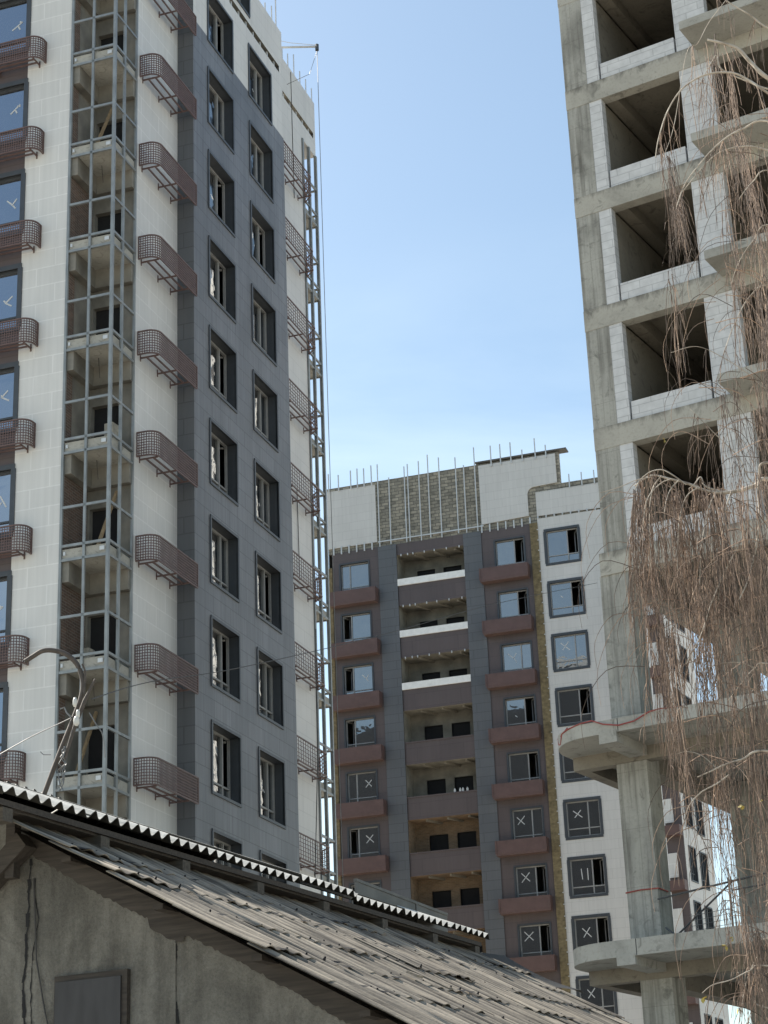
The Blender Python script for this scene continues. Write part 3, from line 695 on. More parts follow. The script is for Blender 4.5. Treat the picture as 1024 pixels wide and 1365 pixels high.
# canisters standing on one loggia ledge
LBT = MTr.matrix_basis
can = MB(); can.tube([(0, 0, 0), (0, 0, .14), (0, 0, .17), (0, 0, .21)], [.06, .06, .03, .025], 8)
cm_ = can.mesh('plastic_canister'); cm_.materials.append(MAT['tape'])
for i, dx in enumerate((-1.25, -.95, -.80, -.55)):
    o = bpy.data.objects.new('plastic_canister', cm_); C.objects.link(o); o.location = LBT @ Vector((-4.64+dx, .11, MLO[4][2]+.012))
    tag(o, 'small white canister in the row standing on a brown loggia ledge of the distant tower', 'canister', 'canisters on the loggia ledge')

# ------------------------------------------------------------------ RIGHT CONCRETE FRAME
RTr = empty('concrete_frame_building', (4.8314, 40.342, 0), -0.536)
tag(RTr, 'unfinished grey concrete frame building with white block infill at the right', 'building under construction')
BT = lambda k: 27.93-3*k                         # beam top, floor k
RX, RD = 12.0, 13.0
for k in range(-3, 5):
    zt = BT(k); zb = zt-.53
    bw_ = 0.0 if k < 4 else -.09
    # edge beams
    MB().box(bw_, RX, bw_*.6, .30, zb, zt).build('edge_beam', MAT['concrete_beam'], RTr)
    MB().box(bw_, .30, .30, RD, zb, zt).box(.30, RX, RD-.3, RD, zb, zt).box(RX-.3, RX, .3, RD-.3, zb, zt).build('edge_beam', MAT['concrete_slab'], RTr)
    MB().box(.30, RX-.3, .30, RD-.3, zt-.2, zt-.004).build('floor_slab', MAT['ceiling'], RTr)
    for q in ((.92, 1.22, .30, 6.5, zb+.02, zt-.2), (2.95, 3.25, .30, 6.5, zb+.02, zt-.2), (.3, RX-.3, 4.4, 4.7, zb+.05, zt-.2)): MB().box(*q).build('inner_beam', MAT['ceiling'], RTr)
    if k == -3: continue
    # storey standing below beam k-? : columns and infill from top of beam k to bottom of beam k-1
    z0, z1 = BT(k), BT(k-1)-.53
    MB().box(.005, .60, .012, .62, z0, z1).build('column', MAT['concrete'], RTr)
    MB().box(RX-.6, RX-.01, .012, .62, z0, z1).build('column', MAT['concrete'], RTr); MB().box(5.9, 6.5, .012, .62, z0, z1).build('column', MAT['concrete'], RTr)
    MB().box(.60, .92, .02, .24, z0, z1).build('block_strip', MAT['block'], RTr)
    MB().box(2.95, 3.74, .02, .24, z0, z1).build('block_pier', MAT['block'], RTr)
    MB().box(.955, 2.885, .06, .28, z0, z0+.47).build('block_parapet', MAT['block'], RTr)
    MB().box(6.5, RX-.6, .03, .24, z0, z1).build('block_wall', MAT['block'], RTr)
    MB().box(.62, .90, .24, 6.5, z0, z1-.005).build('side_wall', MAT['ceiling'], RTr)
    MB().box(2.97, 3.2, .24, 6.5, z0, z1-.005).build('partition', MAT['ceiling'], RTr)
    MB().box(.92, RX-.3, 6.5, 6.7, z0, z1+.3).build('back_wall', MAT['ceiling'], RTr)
    MB().box(.02, .62, .62, RD-.3, z0, z1).build('gable_wall', MAT['block'], RTr)
    # cantilever balcony slab
    MB().box(3.44, 5.9, -1.0, -.004, BT(k-1)-.15, BT(k-1)+.06).build('balcony_slab', MAT['concrete_slab'], RTr)
    MB().bar((-.02, .3, z0+1.2), (-.05, .3, z0+1.5), .08).build('formwork_stub', MAT['concrete'], RTr)
# storey between floor 4 and the canopy (open at the left)
ZA, ZAB = 11.75, 11.47
ZBt, ZBB = 7.26, 6.93
MB().box(-.13, .57, -.02, .66, ZA, BT(4)-.53).build('column', MAT['concrete'], RTr)
MB().box(-.13, .57, .04, .70, ZBt, ZAB-.02).build('column', MAT['concrete'], RTr)
MB().box(.0, .70, .04, .74, 0, ZBB-.02).build('column', MAT['concrete'], RTr)
for (x0, x1, y0, y1) in ((.62, 1.42, 4.5, 5.2), (5.6, 6.3, .05, .75), (5.6, 6.3, 4.5, 5.2), (.0, .6, RD-.7, RD-.1), (RX-.7, RX-.1, .1, .8), (RX-.7, RX-.1, RD-.8, RD-.1), (5.6, 6.3, RD-.8, RD-.1)):
    for za, zb in ((0, ZBB-.02), (ZBt, ZAB-.02), (ZA, BT(4)-.53)): MB().box(x0, x1, y0, y1, za, zb).build('column', MAT['concrete'], RTr)
def canopy(zt, zb, beam_b):
    pts = []
    n = 14
    for i in range(n+1):                              # rounded left end
        a = math.pi*1.5 - (math.pi*.5)*i/n
        pts.append((-.02+1.16*math.cos(a), -.25+1.25*math.sin(a)))
    # goes from front (0,-1.5) round to (-1.18,-.25)
    poly = pts + [(-1.2, 2.6), (-.1, 2.6), (-.1, RD), (RX, RD), (RX, -1.5)]
    m = MB(); m.prism(poly[::-1], zb, zt); c = m.build('canopy_slab', MAT['concrete_slab'], RTr)
    MB().box(.22, .62, -1.515, .0, beam_b, zb+.04).build('cantilever_beam', MAT['concrete_slab'], c)
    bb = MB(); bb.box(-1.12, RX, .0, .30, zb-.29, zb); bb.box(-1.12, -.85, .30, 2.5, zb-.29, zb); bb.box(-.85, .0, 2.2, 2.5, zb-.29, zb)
    bb.box(.05, .45, .7, RD-.3, zb-.4, zb); bb.box(.45, RX, 4.6, 5.0, zb-.4, zb); bb.box(5.7, 6.1, -1.5, 0, beam_b, zb); bb.box(2.9, 3.2, .3, 4.6, zb-.35, zb)
    bb.build('canopy_beam', MAT['ceiling'], c)
    jt = MB(); jt.box(.652, .664, -1.504, -1.49, zb+.004, zt-.004); jt.build('joint', MAT['dark'], c)
    return c
canopy(ZA, ZAB, ZA-.49); canopy(ZBt, ZBB, ZBt-.50)
# temporary guard rail on the lower canopy: pipes between columns and leaning brace
GR = empty('guard_rail', RTr.matrix_basis @ Vector((.6, -.05, ZBt)), -0.536)
tag(GR, 'thin temporary pipe railing with crossed braces standing on the lower rounded concrete slab', 'railing')
MB().tube([(-.05, .1, .98), (2.6, -.9, 1.02), (4.2, -1.2, 1.05)], .022, 6).tube([(1.9, -.7, .82), (4.2, -1.2, .83)], .018, 6).build('top_rail', MAT['darksteel'], GR)
for a, b in (((.15, -.1, 0), (1.95, -.75, 1.0)), ((.15, -.1, .35), (.6, -.3, 0)), ((2.9, -1.0, .0), (4.2, -1.2, .9))): MB().tube([a, b], .02, 6).build('brace', MAT['darksteel'], GR)
for x, y in ((1.85, -.75), (3.9, -1.2)): MB().tube([(x, y, 0), (x, y, 1.07)], .022, 6).build('post', MAT['darksteel'], GR)
nn = MB()
for i in range(9): nn.tube([(.9+i*.13, -.5-.04*i, .02), (.9+i*.13, -.5-.04*i, .5)], .006, 3)
for i in range(5): nn.tube([(.85, -.48, .05+i*.1), (2.0, -.9, .05+i*.1)], .006, 3)
nn.build('netting', MAT['wire'], GR)
# red hose lying along the upper canopy edge
pts = []
for t, x, y, z in ((0, -1.02, -.86, -.03), (1, -.96, -.98, -.20), (2, -.85, -1.12, -.24), (3, -.76, -1.22, -.05), (4, -.55, -1.38, -.02), (5, -.2, -1.50, .02), (6, .1, -1.54, .03), (7, .35, -1.55, -.09), (8, .7, -1.55, -.17), (9, 1.05, -1.55, -.14), (10, 1.4, -1.54, .0), (11, 1.62, -1.5, .03), (12, 2.4, -1.3, .02), (13, 3.0, -.9, .02)):
    pts.append((x, y, ZA+z))
for a in range(2):
    sm = []
    for i in range(len(pts)-1):
        for j in range(4):
            sm.append(tuple(Vector(pts[i]).lerp(Vector(pts[i+1]), j/4)))
    pts = sm+[pts[-1]] if a == 0 else pts
o = MB().tube(pts, .016, 6).tube([(-1.03, -.86, ZA-.04), (-.8, -1.17, ZA-.07), (-.55, -1.37, ZA+.02)], .014, 6).build('red_hose', MAT['red'], None, True); o.matrix_basis = RTr.matrix_basis.copy()
tag(o, 'red hose drooping over the rounded edge of the upper concrete canopy slab', 'hose')
MB().tube([(-.15, .03, 8.45), (.2, .02, 8.47), (.59, .03, 8.46), (.6, .5, 8.45), (-.14, .72, 8.45), (-.15, .03, 8.45)], .014, 5).build('red_cord', MAT['red'], RTr)

# ------------------------------------------------------------------ FAR WING seen through the frame
FTr = empty('apartment_wing', (14.125, 95, 0), -R_(27.5))
tag(FTr, 'far white apartment wing with dark window pairs glimpsed through the concrete frame', 'apartment tower')
hs = []
for k in range(0, 11):
    zt = 33.6-2.72*k
    hs += [(.68, 1.64, zt-1.72, zt), (2.24, 3.30, zt-1.85, zt-.06)]
MB().grid_wall('x', 0, .12, 4.4, 0, 34.8, hs).build('white_side_cladding', MAT['white_fine'], FTr)
for k in range(0, 12):
    zt = 33.95-2.72*k; MB().box(-.88, -.4, 0, .1, zt-1.95, zt-.75).build('white_front_cladding', MAT['white'], FTr)
MB().box(-.88, -.02, .05, .12, 0, 34.8).quad((-.02, .12, 0), (0, .12, 0), (0, .12, 34.8), (-.02, .12, 34.8)).build('brown_cladding', MAT['brown'], FTr)
MB().quad((-.88, .12, 0), (-.88, 4.4, 0), (-.88, 4.4, 34.8), (-.88, .12, 34.8)).quad((-.88, 4.4, 0), (0, 4.4, 0), (0, 4.4, 34.8), (-.88, 4.4, 34.8)).quad((-.88, .05, 34.8), (0, .05, 34.8), (0, 4.4, 34.8), (-.88, 4.4, 34.8)).build('body', MAT['white_fine'], FTr)
pb = None
for k in range(0, 11):
    zt = 33.6-2.72*k
    if pb is None:
        pb = MB().box(-.86, .0, -.4, .05, 0, .5).build('planter_box', MAT['brownbox'], FTr); pb.location = (0, 0, zt-2.3)
    else: place_copy(pb, FTr, (0, 0, zt-2.3))
wp = {}
for h in hs:
    key = round(h[1]-h[0], 2)
    if key not in wp:
        p = make_window(FTr, h[1]-h[0], h[3]-h[2], .15, ('right', .4), .24, (MAT['trim'], MAT['glass']), False, surround=.07); p.rotation_euler = (0, 0, math.pi/2); wp[key] = p; p.location = (0, h[0], h[2])
    else: place_copy(wp[key], FTr, (0, h[0], h[2]))

# added white tower, unseen, for the left tower's side windows to mirror
NT = empty('apartment_tower', (33.5, 90, 0), -0.3182)
tag(NT, 'unseen white tower added outside the frame to the right to be mirrored in wavy side windows', 'apartment tower')
nh = [(y, y+1.9, 3.5+3*k, 5.4+3*k) for k in range(19) for y in (2.5, 6.5, 10.5)]
MB().grid_wall('x', 0, 0, 16, 0, 63, nh).quad((0, 0, 0), (16, 0, 0), (16, 0, 63), (0, 0, 63)).quad((16, 0, 0), (16, 16, 0), (16, 16, 63), (16, 0, 63)).quad((0, 16, 0), (16, 16, 0), (16, 16, 63), (0, 16, 63)).quad((0, 0, 63), (16, 0, 63), (16, 16, 63), (0, 16, 63)).build('white_cladding', MAT['white_fine'], NT)
for y in (2.5, 6.5, 10.5):
    for k in range(19): MB().quad((.2, y, 3.5+3*k), (.2, y+1.9, 3.5+3*k), (.2, y+1.9, 5.4+3*k), (.2, y, 5.4+3*k)).build('window', MAT['glass'], NT)

# ------------------------------------------------------------------ OLD HOUSE WITH LEAN-TO (foreground)
# local axes: x to the right across the slope, y away along the eave; eave line at x=0
PH = 0.44038
HS = empty('old_house', (-2.85077, 13.55342, 0), -PH)
tag(HS, 'old low plastered house with rippled slate roof and ragged lean-to in the foreground', 'house')
ZE = 4.83
random.seed(21)
def wave(y, pitch=.15, amp=.027): return amp*math.cos(2*math.pi*y/pitch)
# upper roof: two slopes of corrugated sheets, edge-on to the viewer
def sheet(y0, y1, s0, s1, org, slope, dirx, lift, pitch=.15, amp=.027, per=10, sag=0.0, skew=0.0, curl=0.0, thick=.010, roll=0.0, tilt=0.0):
    """corrugated sheet; s measured down the slope from org (x,z); returns (verts, faces)"""
    m = MB(); m.top = []; n = max(2, int((y1-y0)/pitch*per)); rows = 5
    cs, sn = math.cos(slope), math.sin(slope)
    idx = []
    for side in (0, 1):
        for r in range(rows+1):
            s = s0+(s1-s0)*r/rows; t = r/rows
            for i in range(n+1):
                y = y0+(y1-y0)*i/n
                h = wave(y, pitch, amp)+lift+tilt*t+curl*t*t*(math.sin(i/n*5+y0)*.5+.5)+sag*math.sin(math.pi*i/n)+roll*(i/n-.5) - (thick if side else 0)
                yy = y+skew*(s-s0)
                m.v.append((org[0]+dirx*(s*cs+h*sn), yy, org[1]-s*sn+h*cs))
    W = n+1; off = (rows+1)*W
    for r in range(rows):
        for i in range(n):
            a = r*W+i; m.top.append(len(m.f)); m.f.append((a, a+1, a+W+1, a+W)); b = a+off; m.f.append((b, b+W, b+W+1, b+1))
    for i in range(n):
        a = rows*W+i; m.f.append((a, a+1, a+off+1, a+off)); a = i; m.f.append((a, a+off, a+off+1, a+1))
    for r in range(rows):
        a = r*W; m.f.append((a, a+W, a+W+off, a+off)); a = r*W+n; m.f.append((a, a+off, a+W+off, a+W))
    return m
def merge(a, b):
    k = len(a.v); kf = len(a.f); a.v += b.v; a.top = getattr(a, 'top', [])+[i+kf for i in getattr(b, 'top', [])]; a.f += [tuple(i+k for i in f) for f in b.f]
US = R_(21.4); RIDGE = 3.4
up = MB()
rr_ = random.Random(5)
for dirx in (1, -1):
    nrow = 2
    Ls = RIDGE/math.cos(US)
    y = -1.05; j = 0
    while y < 8.9:
        y1 = min(y+1.12, 8.93)
        for r in range(nrow):
            s0 = Ls*r/nrow-.05; s1 = Ls*(r+1)/nrow+ (rr_.uniform(-.012, .03) if r == nrow-1 else .06)
            jump = .022 if j in (2, 5, 8) else 0
            merge(up, sheet(y-.04, y1, s0, s1, (-RIDGE, ZE+RIDGE*math.tan(US)), US, dirx, .012*(1-r)*0+(nrow-r)*.0+.011*(j % 2)+.012*r*0+jump))
        y = y1; j += 1
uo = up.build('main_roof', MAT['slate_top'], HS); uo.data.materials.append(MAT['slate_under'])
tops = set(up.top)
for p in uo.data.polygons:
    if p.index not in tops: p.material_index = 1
# timber under the main eave: fascia, rafters
MB().box(-.30, -.06, -.9, 8.8, ZE-.12, ZE-.07).box(-.05, -.025, -.9, 8.8, ZE-.105, ZE-.06).build('eave_board', MAT['wood'], HS)
for y in (0.1, 1.35, 2.55, 3.8, 5.05, 6.3, 7.5, 8.6):
    MB().box(-.5, -.015, y, y+.12, ZE-.22, ZE-.12).build('rafter', MAT['rafter'], HS)
# plaster walls
XW_ = -.22; ZL = 3.09+1.6; SL = R_(28.4); YG = .72
EX = 3.35                                              # lean-to eave
lean_z = lambda x: ZL-(x-XW_)*math.tan(SL)
wl = MB()
def top_house(x): return ZE-.1+(-abs(x+RIDGE)+RIDGE)*math.tan(US)
wl.poly([(EX-.25, YG, 0), (EX-.25, YG, lean_z(EX-.25)-.16), (XW_+.0, YG, ZL-.16), (XW_, YG, 0)][::-1])
wl.poly([(XW_, YG, 0), (XW_, YG, ZE-.16), (-RIDGE, YG, ZE-.16+RIDGE*math.tan(US)), (-2*RIDGE+.22, YG, ZE-.16), (-2*RIDGE+.22, YG, 0)][::-1])
wl.quad((XW_, YG, 3.5), (XW_, 9.0, 3.5), (XW_, 9.0, ZE-.1), (XW_, YG, ZE-.1)); wl.quad((EX-.25, YG, 0), (EX-.25, 9.0, 0), (EX-.25, 9.0, lean_z(EX-.25)-.16), (EX-.25, YG, lean_z(EX-.25)-.16))
wl.poly([(EX-.25, 9.0, 0), (EX-.25, 9.0, lean_z(EX-.25)-.16), (XW_, 9.0, ZL-.16), (XW_, 9.0, ZE-.16), (-RIDGE, 9.0, ZE-.16+RIDGE*math.tan(US)), (-2*RIDGE+.22, 9.0, ZE-.16), (-2*RIDGE+.22, 9.0, 0)])
wl.quad((-2*RIDGE+.22, YG, 0), (-2*RIDGE+.22, 9, 0), (-2*RIDGE+.22, 9, ZE-.16), (-2*RIDGE+.22, YG, ZE-.16))
wl.build('plaster_wall', MAT['plaster'], HS)
# rough plaster edge under the lean-to roof and cracks in it
rg = random.Random(9)
ck = MB()
def crack(x0, z0, z1, wd):
    z = z0; x = x0; L = []
    while z > z1: L.append((x, z)); z -= .05; x += rg.uniform(-.012, .012)
    for (xa, za), (xb, zb) in zip(L, L[1:]):
        w1 = wd*rg.uniform(.3, 1.0); ck.quad((xa-w1, YG-.006, za), (xb-w1, YG-.006, zb), (xb+w1*rg.uniform(.2, 1), YG-.006, zb), (xa+w1*rg.uniform(.2, 1), YG-.006, za))
for q in ((XW_+.02, 4.45, 2.2, .022), (1.06, 3.75, 1.8, .014), (.96, 3.7, 1.8, .008), (XW_+.06, 4.3, 3.2, .008)):
    ck = MB(); crack(*q); ck.build('crack', MAT['dark'], HS)
pl = MB(); pl.box(.93, 1.06, YG-.012, YG+.0, 0, 3.84); pl.build('plaster_pilaster', MAT['plaster'], HS)
# hatch in the gable
hx0, hx1, hz = .06, .68, 3.56
MB().box(hx0, hx1, YG-.045, YG+.0, 2.3, hz).build('hatch_frame', MAT['wood'], HS)
MB().box(hx0+.015, hx1-.045, YG-.06, YG-.045, 2.3, hz-.045).build('hatch_door', MAT['shutter'], HS)
MB().tube([(XW_+.05, YG-.01, 4.3), (XW_+.10, YG-.02, 3.7), (XW_+.18, YG-.02, 3.35), (XW_+.25, YG-.02, 3.1), (XW_+.22, YG-.02, 2.85)], .007, 5).build('wall_cable', MAT['cable'], HS)
# purlins, boarding and a strip of painted shade under the lean-to verge
for x in (.25, 1.05, 1.85, 2.65, 3.2):
    z = lean_z(x)-.10; MB().box(x-.04, x+.04, .49+.03*math.sin(x*9), 9.2, z+.01, z+.05).build('purlin', MAT['wood'], HS)
bg_ = MB()
nseg = 160; pv = None
for i in range(nseg+1):
    x = XW_+(EX-XW_)*i/nseg; zb = lean_z(x)-.20-.018*math.sin(x*3.1)-rg.uniform(0, .022)-(.07 if .85 < x < 1.12 else 0)
    if pv: bg_.quad((pv[0], YG-.02, pv[1]), (pv[0], YG-.02, lean_z(pv[0])-.03), (x, YG-.02, lean_z(x)-.03), (x, YG-.02, zb))  # ragged dark strip on the gable, stands in for the verge's shade
    pv = (x, zb)

bg_.quad((XW_, .50, ZL-.035), (EX, .50, lean_z(EX)-.035), (EX, 9.2, lean_z(EX)-.035), (XW_, 9.2, ZL-.035))
bg_.build('boarding_and_verge_shade', MAT['wood'], HS)
MB().bar((-.18, .62, ZL-.12), (-1.3, .62, ZL-1.05), .14).bar((-.30, .62, 4.3), (-.30, .62, 4.72), .08).build('wall_post', MAT['wood'], HS)
# ragged lean-to sheets
rs = random.Random(14)
lean = MB(); nails = MB()
row_s = [(.0, .62), (.50, 1.14), (1.06, 1.78), (1.70, 2.42), (2.34, 3.06), (2.98, 3.72)]
cs, sn = math.cos(SL), math.sin(SL)
for r, (s0, s1) in enumerate(row_s):
    y = .40+rs.uniform(-.05, .02)*r*.3
    while y < 9.1:
        wd = rs.choice((.68, .98, 1.12, 1.12)); y1 = min(y+wd, 9.2+rs.uniform(-.3, .3))
        if y1-y < .2: break
        lift = .022 + rs.uniform(-.004, .006)
        s1j = s1+rs.uniform(-.06, .09)
        cu = rs.choice((0, 0, 0, 0, .01, .03))
        merge(lean, sheet(y-.05, y1+.03, s0+rs.uniform(-.02, .02), s1j, (XW_, ZL), SL, 1, lift, .20, .012, 10, rs.uniform(-.010, .010), rs.uniform(-.02, .02), cu, .007, rs.uniform(-.010, .010), .007))
        yy = y+.10
        while yy < y1:
            s = s1j-.05-rs.uniform(0, .05); h = lift+.016+cu*.6
            p = Vector((XW_+s*cs+h*sn, yy, ZL-s*sn+h*cs))
            if rs.random() < .6:
                a = rs.uniform(.012, .022); nails.tube([p-Vector((sn, 0, cs))*.05, p+Vector((sn, 0, cs))*a*.4], [.020, .008], 4)
            if rs.random() < .35:                       # broken curled lip / chip of slate
                L = rs.uniform(.05, .16); q = p+Vector((cs*.05, 0, -sn*.05)); u = Vector((0, 1, 0)); up_ = Vector((sn, 0, cs))
                nails.quad(q, q+u*L, q+u*L*.8+up_*.012+Vector((.06, 0, -.02)), q+up_*.006+Vector((.05, 0, -.03)))
            yy += rs.uniform(.22, .42)
        y = y1
nf = len(lean.f); merge(lean, nails); lo_ = lean.build('lean_to_roof', MAT['slate_old'], HS); lo_.data.materials.append(MAT['dark'])
for p in list(lo_.data.polygons)[nf:]: p.material_index = 1
# far-verge loose ends and dark flap
fl = MB(); p0 = [(XW_+.1, 9.0), (XW_+.5, 9.35)]
for i in range(8):
    t = i/7; t2 = (i+1)/7
fl = MB()
prev = None
for i in range(9):
    t = i/8; x = XW_+.28+.75*t; y = 9.25+.35*t; z = lean_z(x)+.13-.05*math.sin(t*3)
    cur = ((x, y, z), (x+.02, y+.02, z-.045-.02*math.sin(t*6)))
    if prev: fl.quad(prev[0], cur[0], cur[1], prev[1]); fl.quad(prev[0], cur[0], (cur[0][0]-.3, cur[0][1]-.7, cur[0][2]+.02), (prev[0][0]-.3, prev[0][1]-.7, prev[0][2]+.02))
    prev = cur
fl.build('roofing_felt', MAT['cable'], HS)
o = MB().prism([(0, -.05), (.11, -.07), (.13, 0), (.02, .02)], 0, .02).build('slate_shard', MAT['slate_old']); o.matrix_basis = HS.matrix_basis @ Matrix.Translation((1.78, 3.02, lean_z(1.78)+.06)) @ Matrix.Rotation(R_(24), 4, 'Y')
tag(o, 'loose square scrap of grey slate lying on the ragged lower roof', 'slate piece')
# grey board leaning behind the eave end
o = MB().box(-.02, .0, 0, 2.3, 0, .26).box(-.03, .01, 0, 2.3, .25, .28).box(-.03, .01, 1.45, 1.48, 0, .25).build('loose_board', MAT['film']); o.matrix_basis = HS.matrix_basis @ Matrix.Translation((-.62, 6.95, ZE+.16)) @ Matrix.Rotation(R_(-1.5), 4, 'X')
tag(o, 'long grey board lying on the rippled roof near its far end', 'board')

# ------------------------------------------------------------------ SERVICE MAST on the house roof
YM = 15.3
def P(px, py, Y=YM): return at(px, py, Y)
base = P(54, 1072); base.z -= .02
MS = empty('service_mast', base)
tag(MS, 'rusty bent pipe mast with hooked top and insulators rising from the house roof', 'mast')
loc = lambda v: tuple(Vector(v)-base)
def curve(pts, n=6):
    """Catmull-Rom through points"""
    P_ = [Vector(p) for p in pts]; out = []
    for i in range(len(P_)-1):
        p0, p1, p2, p3 = P_[max(i-1, 0)], P_[i], P_[i+1], P_[min(i+2, len(P_)-1)]
        for j in range(n):
            t = j/n
            out.append(0.5*((2*p1)+(p2-p0)*t+(2*p0-5*p1+4*p2-p3)*t*t+(3*p1-p0-3*p2+p3)*t**3))
    return out+[P_[-1]]
pole = curve([P(54, 1072), P(78, 1008), P(98, 958), P(108, 930), P(110.5, 908), P(103, 886), P(88, 872), P(70, 867), P(56, 868), P(44, 875), P(33, 882)])
MB().tube([loc(p) for p in pole], .021, 8).build('pole', MAT['rust'], MS, True)
MB().tube([loc(P(86, 1012, YM-.05)), loc(P(100, 968, YM-.05)), loc(P(113, 934, YM-.05)), loc(P(127, 905, YM-.05))], [.012, .017, .017, .008], 7).tube([loc(P(112, 925, YM-.02)), loc(P(114, 895, YM-.02)), loc(P(110, 885, YM-.02))], .009, 5).build('strut', MAT['rust'], MS)
ins = MB()
for (x, y, r) in ((102, 961, .025), (100, 936, .018), (104, 952, .016)):
    p = P(x, y, YM-.09); ins.tube([loc(p+Vector((0, 0, -.04))), loc(p+Vector((0, 0, -.02))), loc(p+Vector((0, 0, .02))), loc(p+Vector((0, 0, .04)))], [r*.5, r, r, r*.5], 9)
ins.build('insulator', MAT['porcelain'], MS, True)
MB().tube([loc(P(95, 956)), loc(P(89, 950)), loc(P(86, 943)), loc(P(80, 945))], .007, 5).tube([loc(P(54, 1002)), loc(P(58, 1006)), loc(P(68, 1006))], .004, 4).build('hook', MAT['wire'], MS)
lc_ = MB(); rg = random.Random(4)
for i in range(4):
    pts = [P(88-i, 995, YM-.04)]
    for j in range(7): pts.append(P(86-j*1.2+rg.uniform(-6, 6), 1000+j*9, YM-.04+rg.uniform(-.04, .04)))
    lc_.tube([loc(p) for p in pts], .005, 4)
lc_.build('wire_tangle', MAT['wire'], MS)
def wire(label, pts, r, mat):
    o = MB().tube(curve(pts, 8), r, 4).build('overhead_wire', mat); tag(o, label, 'wire', 'overhead wires at the mast')
wire('overhead wire drooping from the mast to the left past the white wall', [P(95, 957), P(76, 966), P(50, 978), P(20, 994), P(-60, 1040)], .0045, MAT['wire'])
wire('long thin overhead wire crossing from the mast towards the concrete frame', [P(122, 932), at(200, 909, 17.5), at(320, 890, 20), at(506, 847, 25), at(660, 805, 31), at(796, 777, 39.9)], .0045, MAT['cable'])
wire('short slack wire hanging from the mast in front of the corner balcony', [P(119, 950), P(128, 965), P(137, 980), P(140, 1010)], .005, MAT['wire'])

# ------------------------------------------------------------------ WEEPING BIRCH
rb = random.Random(33)
TB = Vector((5.3, 16.5, 0))
BI = empty('weeping_birch', TB)
tag(BI, 'bare weeping birch with curtains of brown hanging twigs at the right edge', 'tree')
bl = lambda v: tuple(Vector(v)-TB)
trunk = curve([TB, TB+Vector((.1, .1, 3)), TB+Vector((-.05, 0, 6)), TB+Vector((.1, -.1, 9)), TB+Vector((.2, .1, 12)), TB+Vector((.1, .1, 14))])
MB().tube([bl(p) for p in trunk], [.20-.16*i/len(trunk) for i in range(len(trunk))], 9).build('trunk', MAT['bark'], BI, True)
tws = [MB(), MB(), MB()]; tone = [0]
def strand(p, L, r=.0035, wob=.03, side=4, drift=(0, 0)):
    n = max(4, int(L/.085)); pts = []; q = Vector(p); vx, vy = drift
    for i in range(n+1):
        pts.append(q.copy()); vx += rb.uniform(-wob, wob)*.36; vy += rb.uniform(-wob, wob)*.36; vx *= .8; vy *= .8
        q = q+Vector((vx, vy, -L/n))
    tw = tws[tone[0] if rb.random() < .6 else rb.choices((0, 1, 2), (.40, .32, .28))[0]]
    tw.tube([bl(a) for a in pts], [r*(1.2-.7*i/n)*(rb.uniform(.6, 1.0) if i % 2 else rb.uniform(1.0, 1.75)) for i in range(n+1)], 3, cap=False)
    for k in range(side):
        i = rb.randrange(0, max(1, n-1)); a = pts[i]; Ls = min(rb.uniform(.10, .45), max(.08, (n-i)*L/n)); dx, dy = rb.uniform(-.10, .10), rb.uniform(-.10, .10)
        tw.tube([bl(a), bl(a+Vector((dx*.55, dy*.55, -Ls*.35))), bl(a+Vector((dx*.9, dy*.9, -Ls)))], [r*.75, r*.6, r*.4], 3, cap=False)
def curtain(x0, x1, y0, y1, n, Y=(14.6, 18.0), jy0=25, jy1=60, r=.0027, side=5, wob=.036):
    n = max(3, int(n*(.80 if y0 < 840 else .68)))
    cl = [(rb.uniform(x0, x1), rb.uniform(*Y), rb.uniform(-jy0, jy0), rb.uniform(-jy1, jy1), rb.uniform(2, 7)) for _ in range(max(2, n//7))]
    for i in range(n):
        if rb.random() < .72:
            ci = rb.randrange(len(cl)); c0 = cl[ci]; tone[0] = (1, 0, 1, 0, 2)[ci % 5]; px = min(x1+4, max(x0-4, rb.gauss(c0[0], c0[4]))); d = c0[1]+rb.uniform(-.15, .15)
            a = y0+c0[2]+rb.uniform(-14, 14); b = y1+c0[3]+rb.uniform(-30, 25)
        else:
            px = rb.uniform(x0, x1); a = y0+rb.uniform(-jy0, jy0); b = y1+rb.uniform(-jy1, jy1); d = rb.uniform(*Y)
        p = at(px, a, d); q = at(px, b, d)
        strand(p, max(.2, p.z-q.z), r*rb.uniform(.75, 1.25), wob, side)
def branch(pts, Y, r0, r1, twigs=0, tl=(40, 120), root=True, name='branch', mat=None):
    P3 = [at(x, y, Y+dy) for (x, y, dy) in [(p[0], p[1], p[2] if len(p) > 2 else 0) for p in pts]]
    if root:
        e = P3[0]; zt = max(1.5, e.z-1.0)
        P3 = [TB+Vector((0, 0, zt)), (TB+Vector((0, 0, zt))).lerp(e, .55)+Vector((0, 0, .35))]+P3
    c = curve(P3, 7); n = len(c); r0 *= .66; r1 *= .8
    MB().tube([bl(p) for p in c], [r0+(r1-r0)*i/(n-1) for i in range(n)], 6).build(name, mat or MAT['bark'], BI, True)
    for i in range(twigs):
        t = rb.uniform(.35, 1); p = c[min(n-1, int(t*(n-1)))]
        strand(p, rb.uniform(*tl)/170.0, .0034, .02, 3, (rb.uniform(-.05, .03), rb.uniform(-.04, .04)))
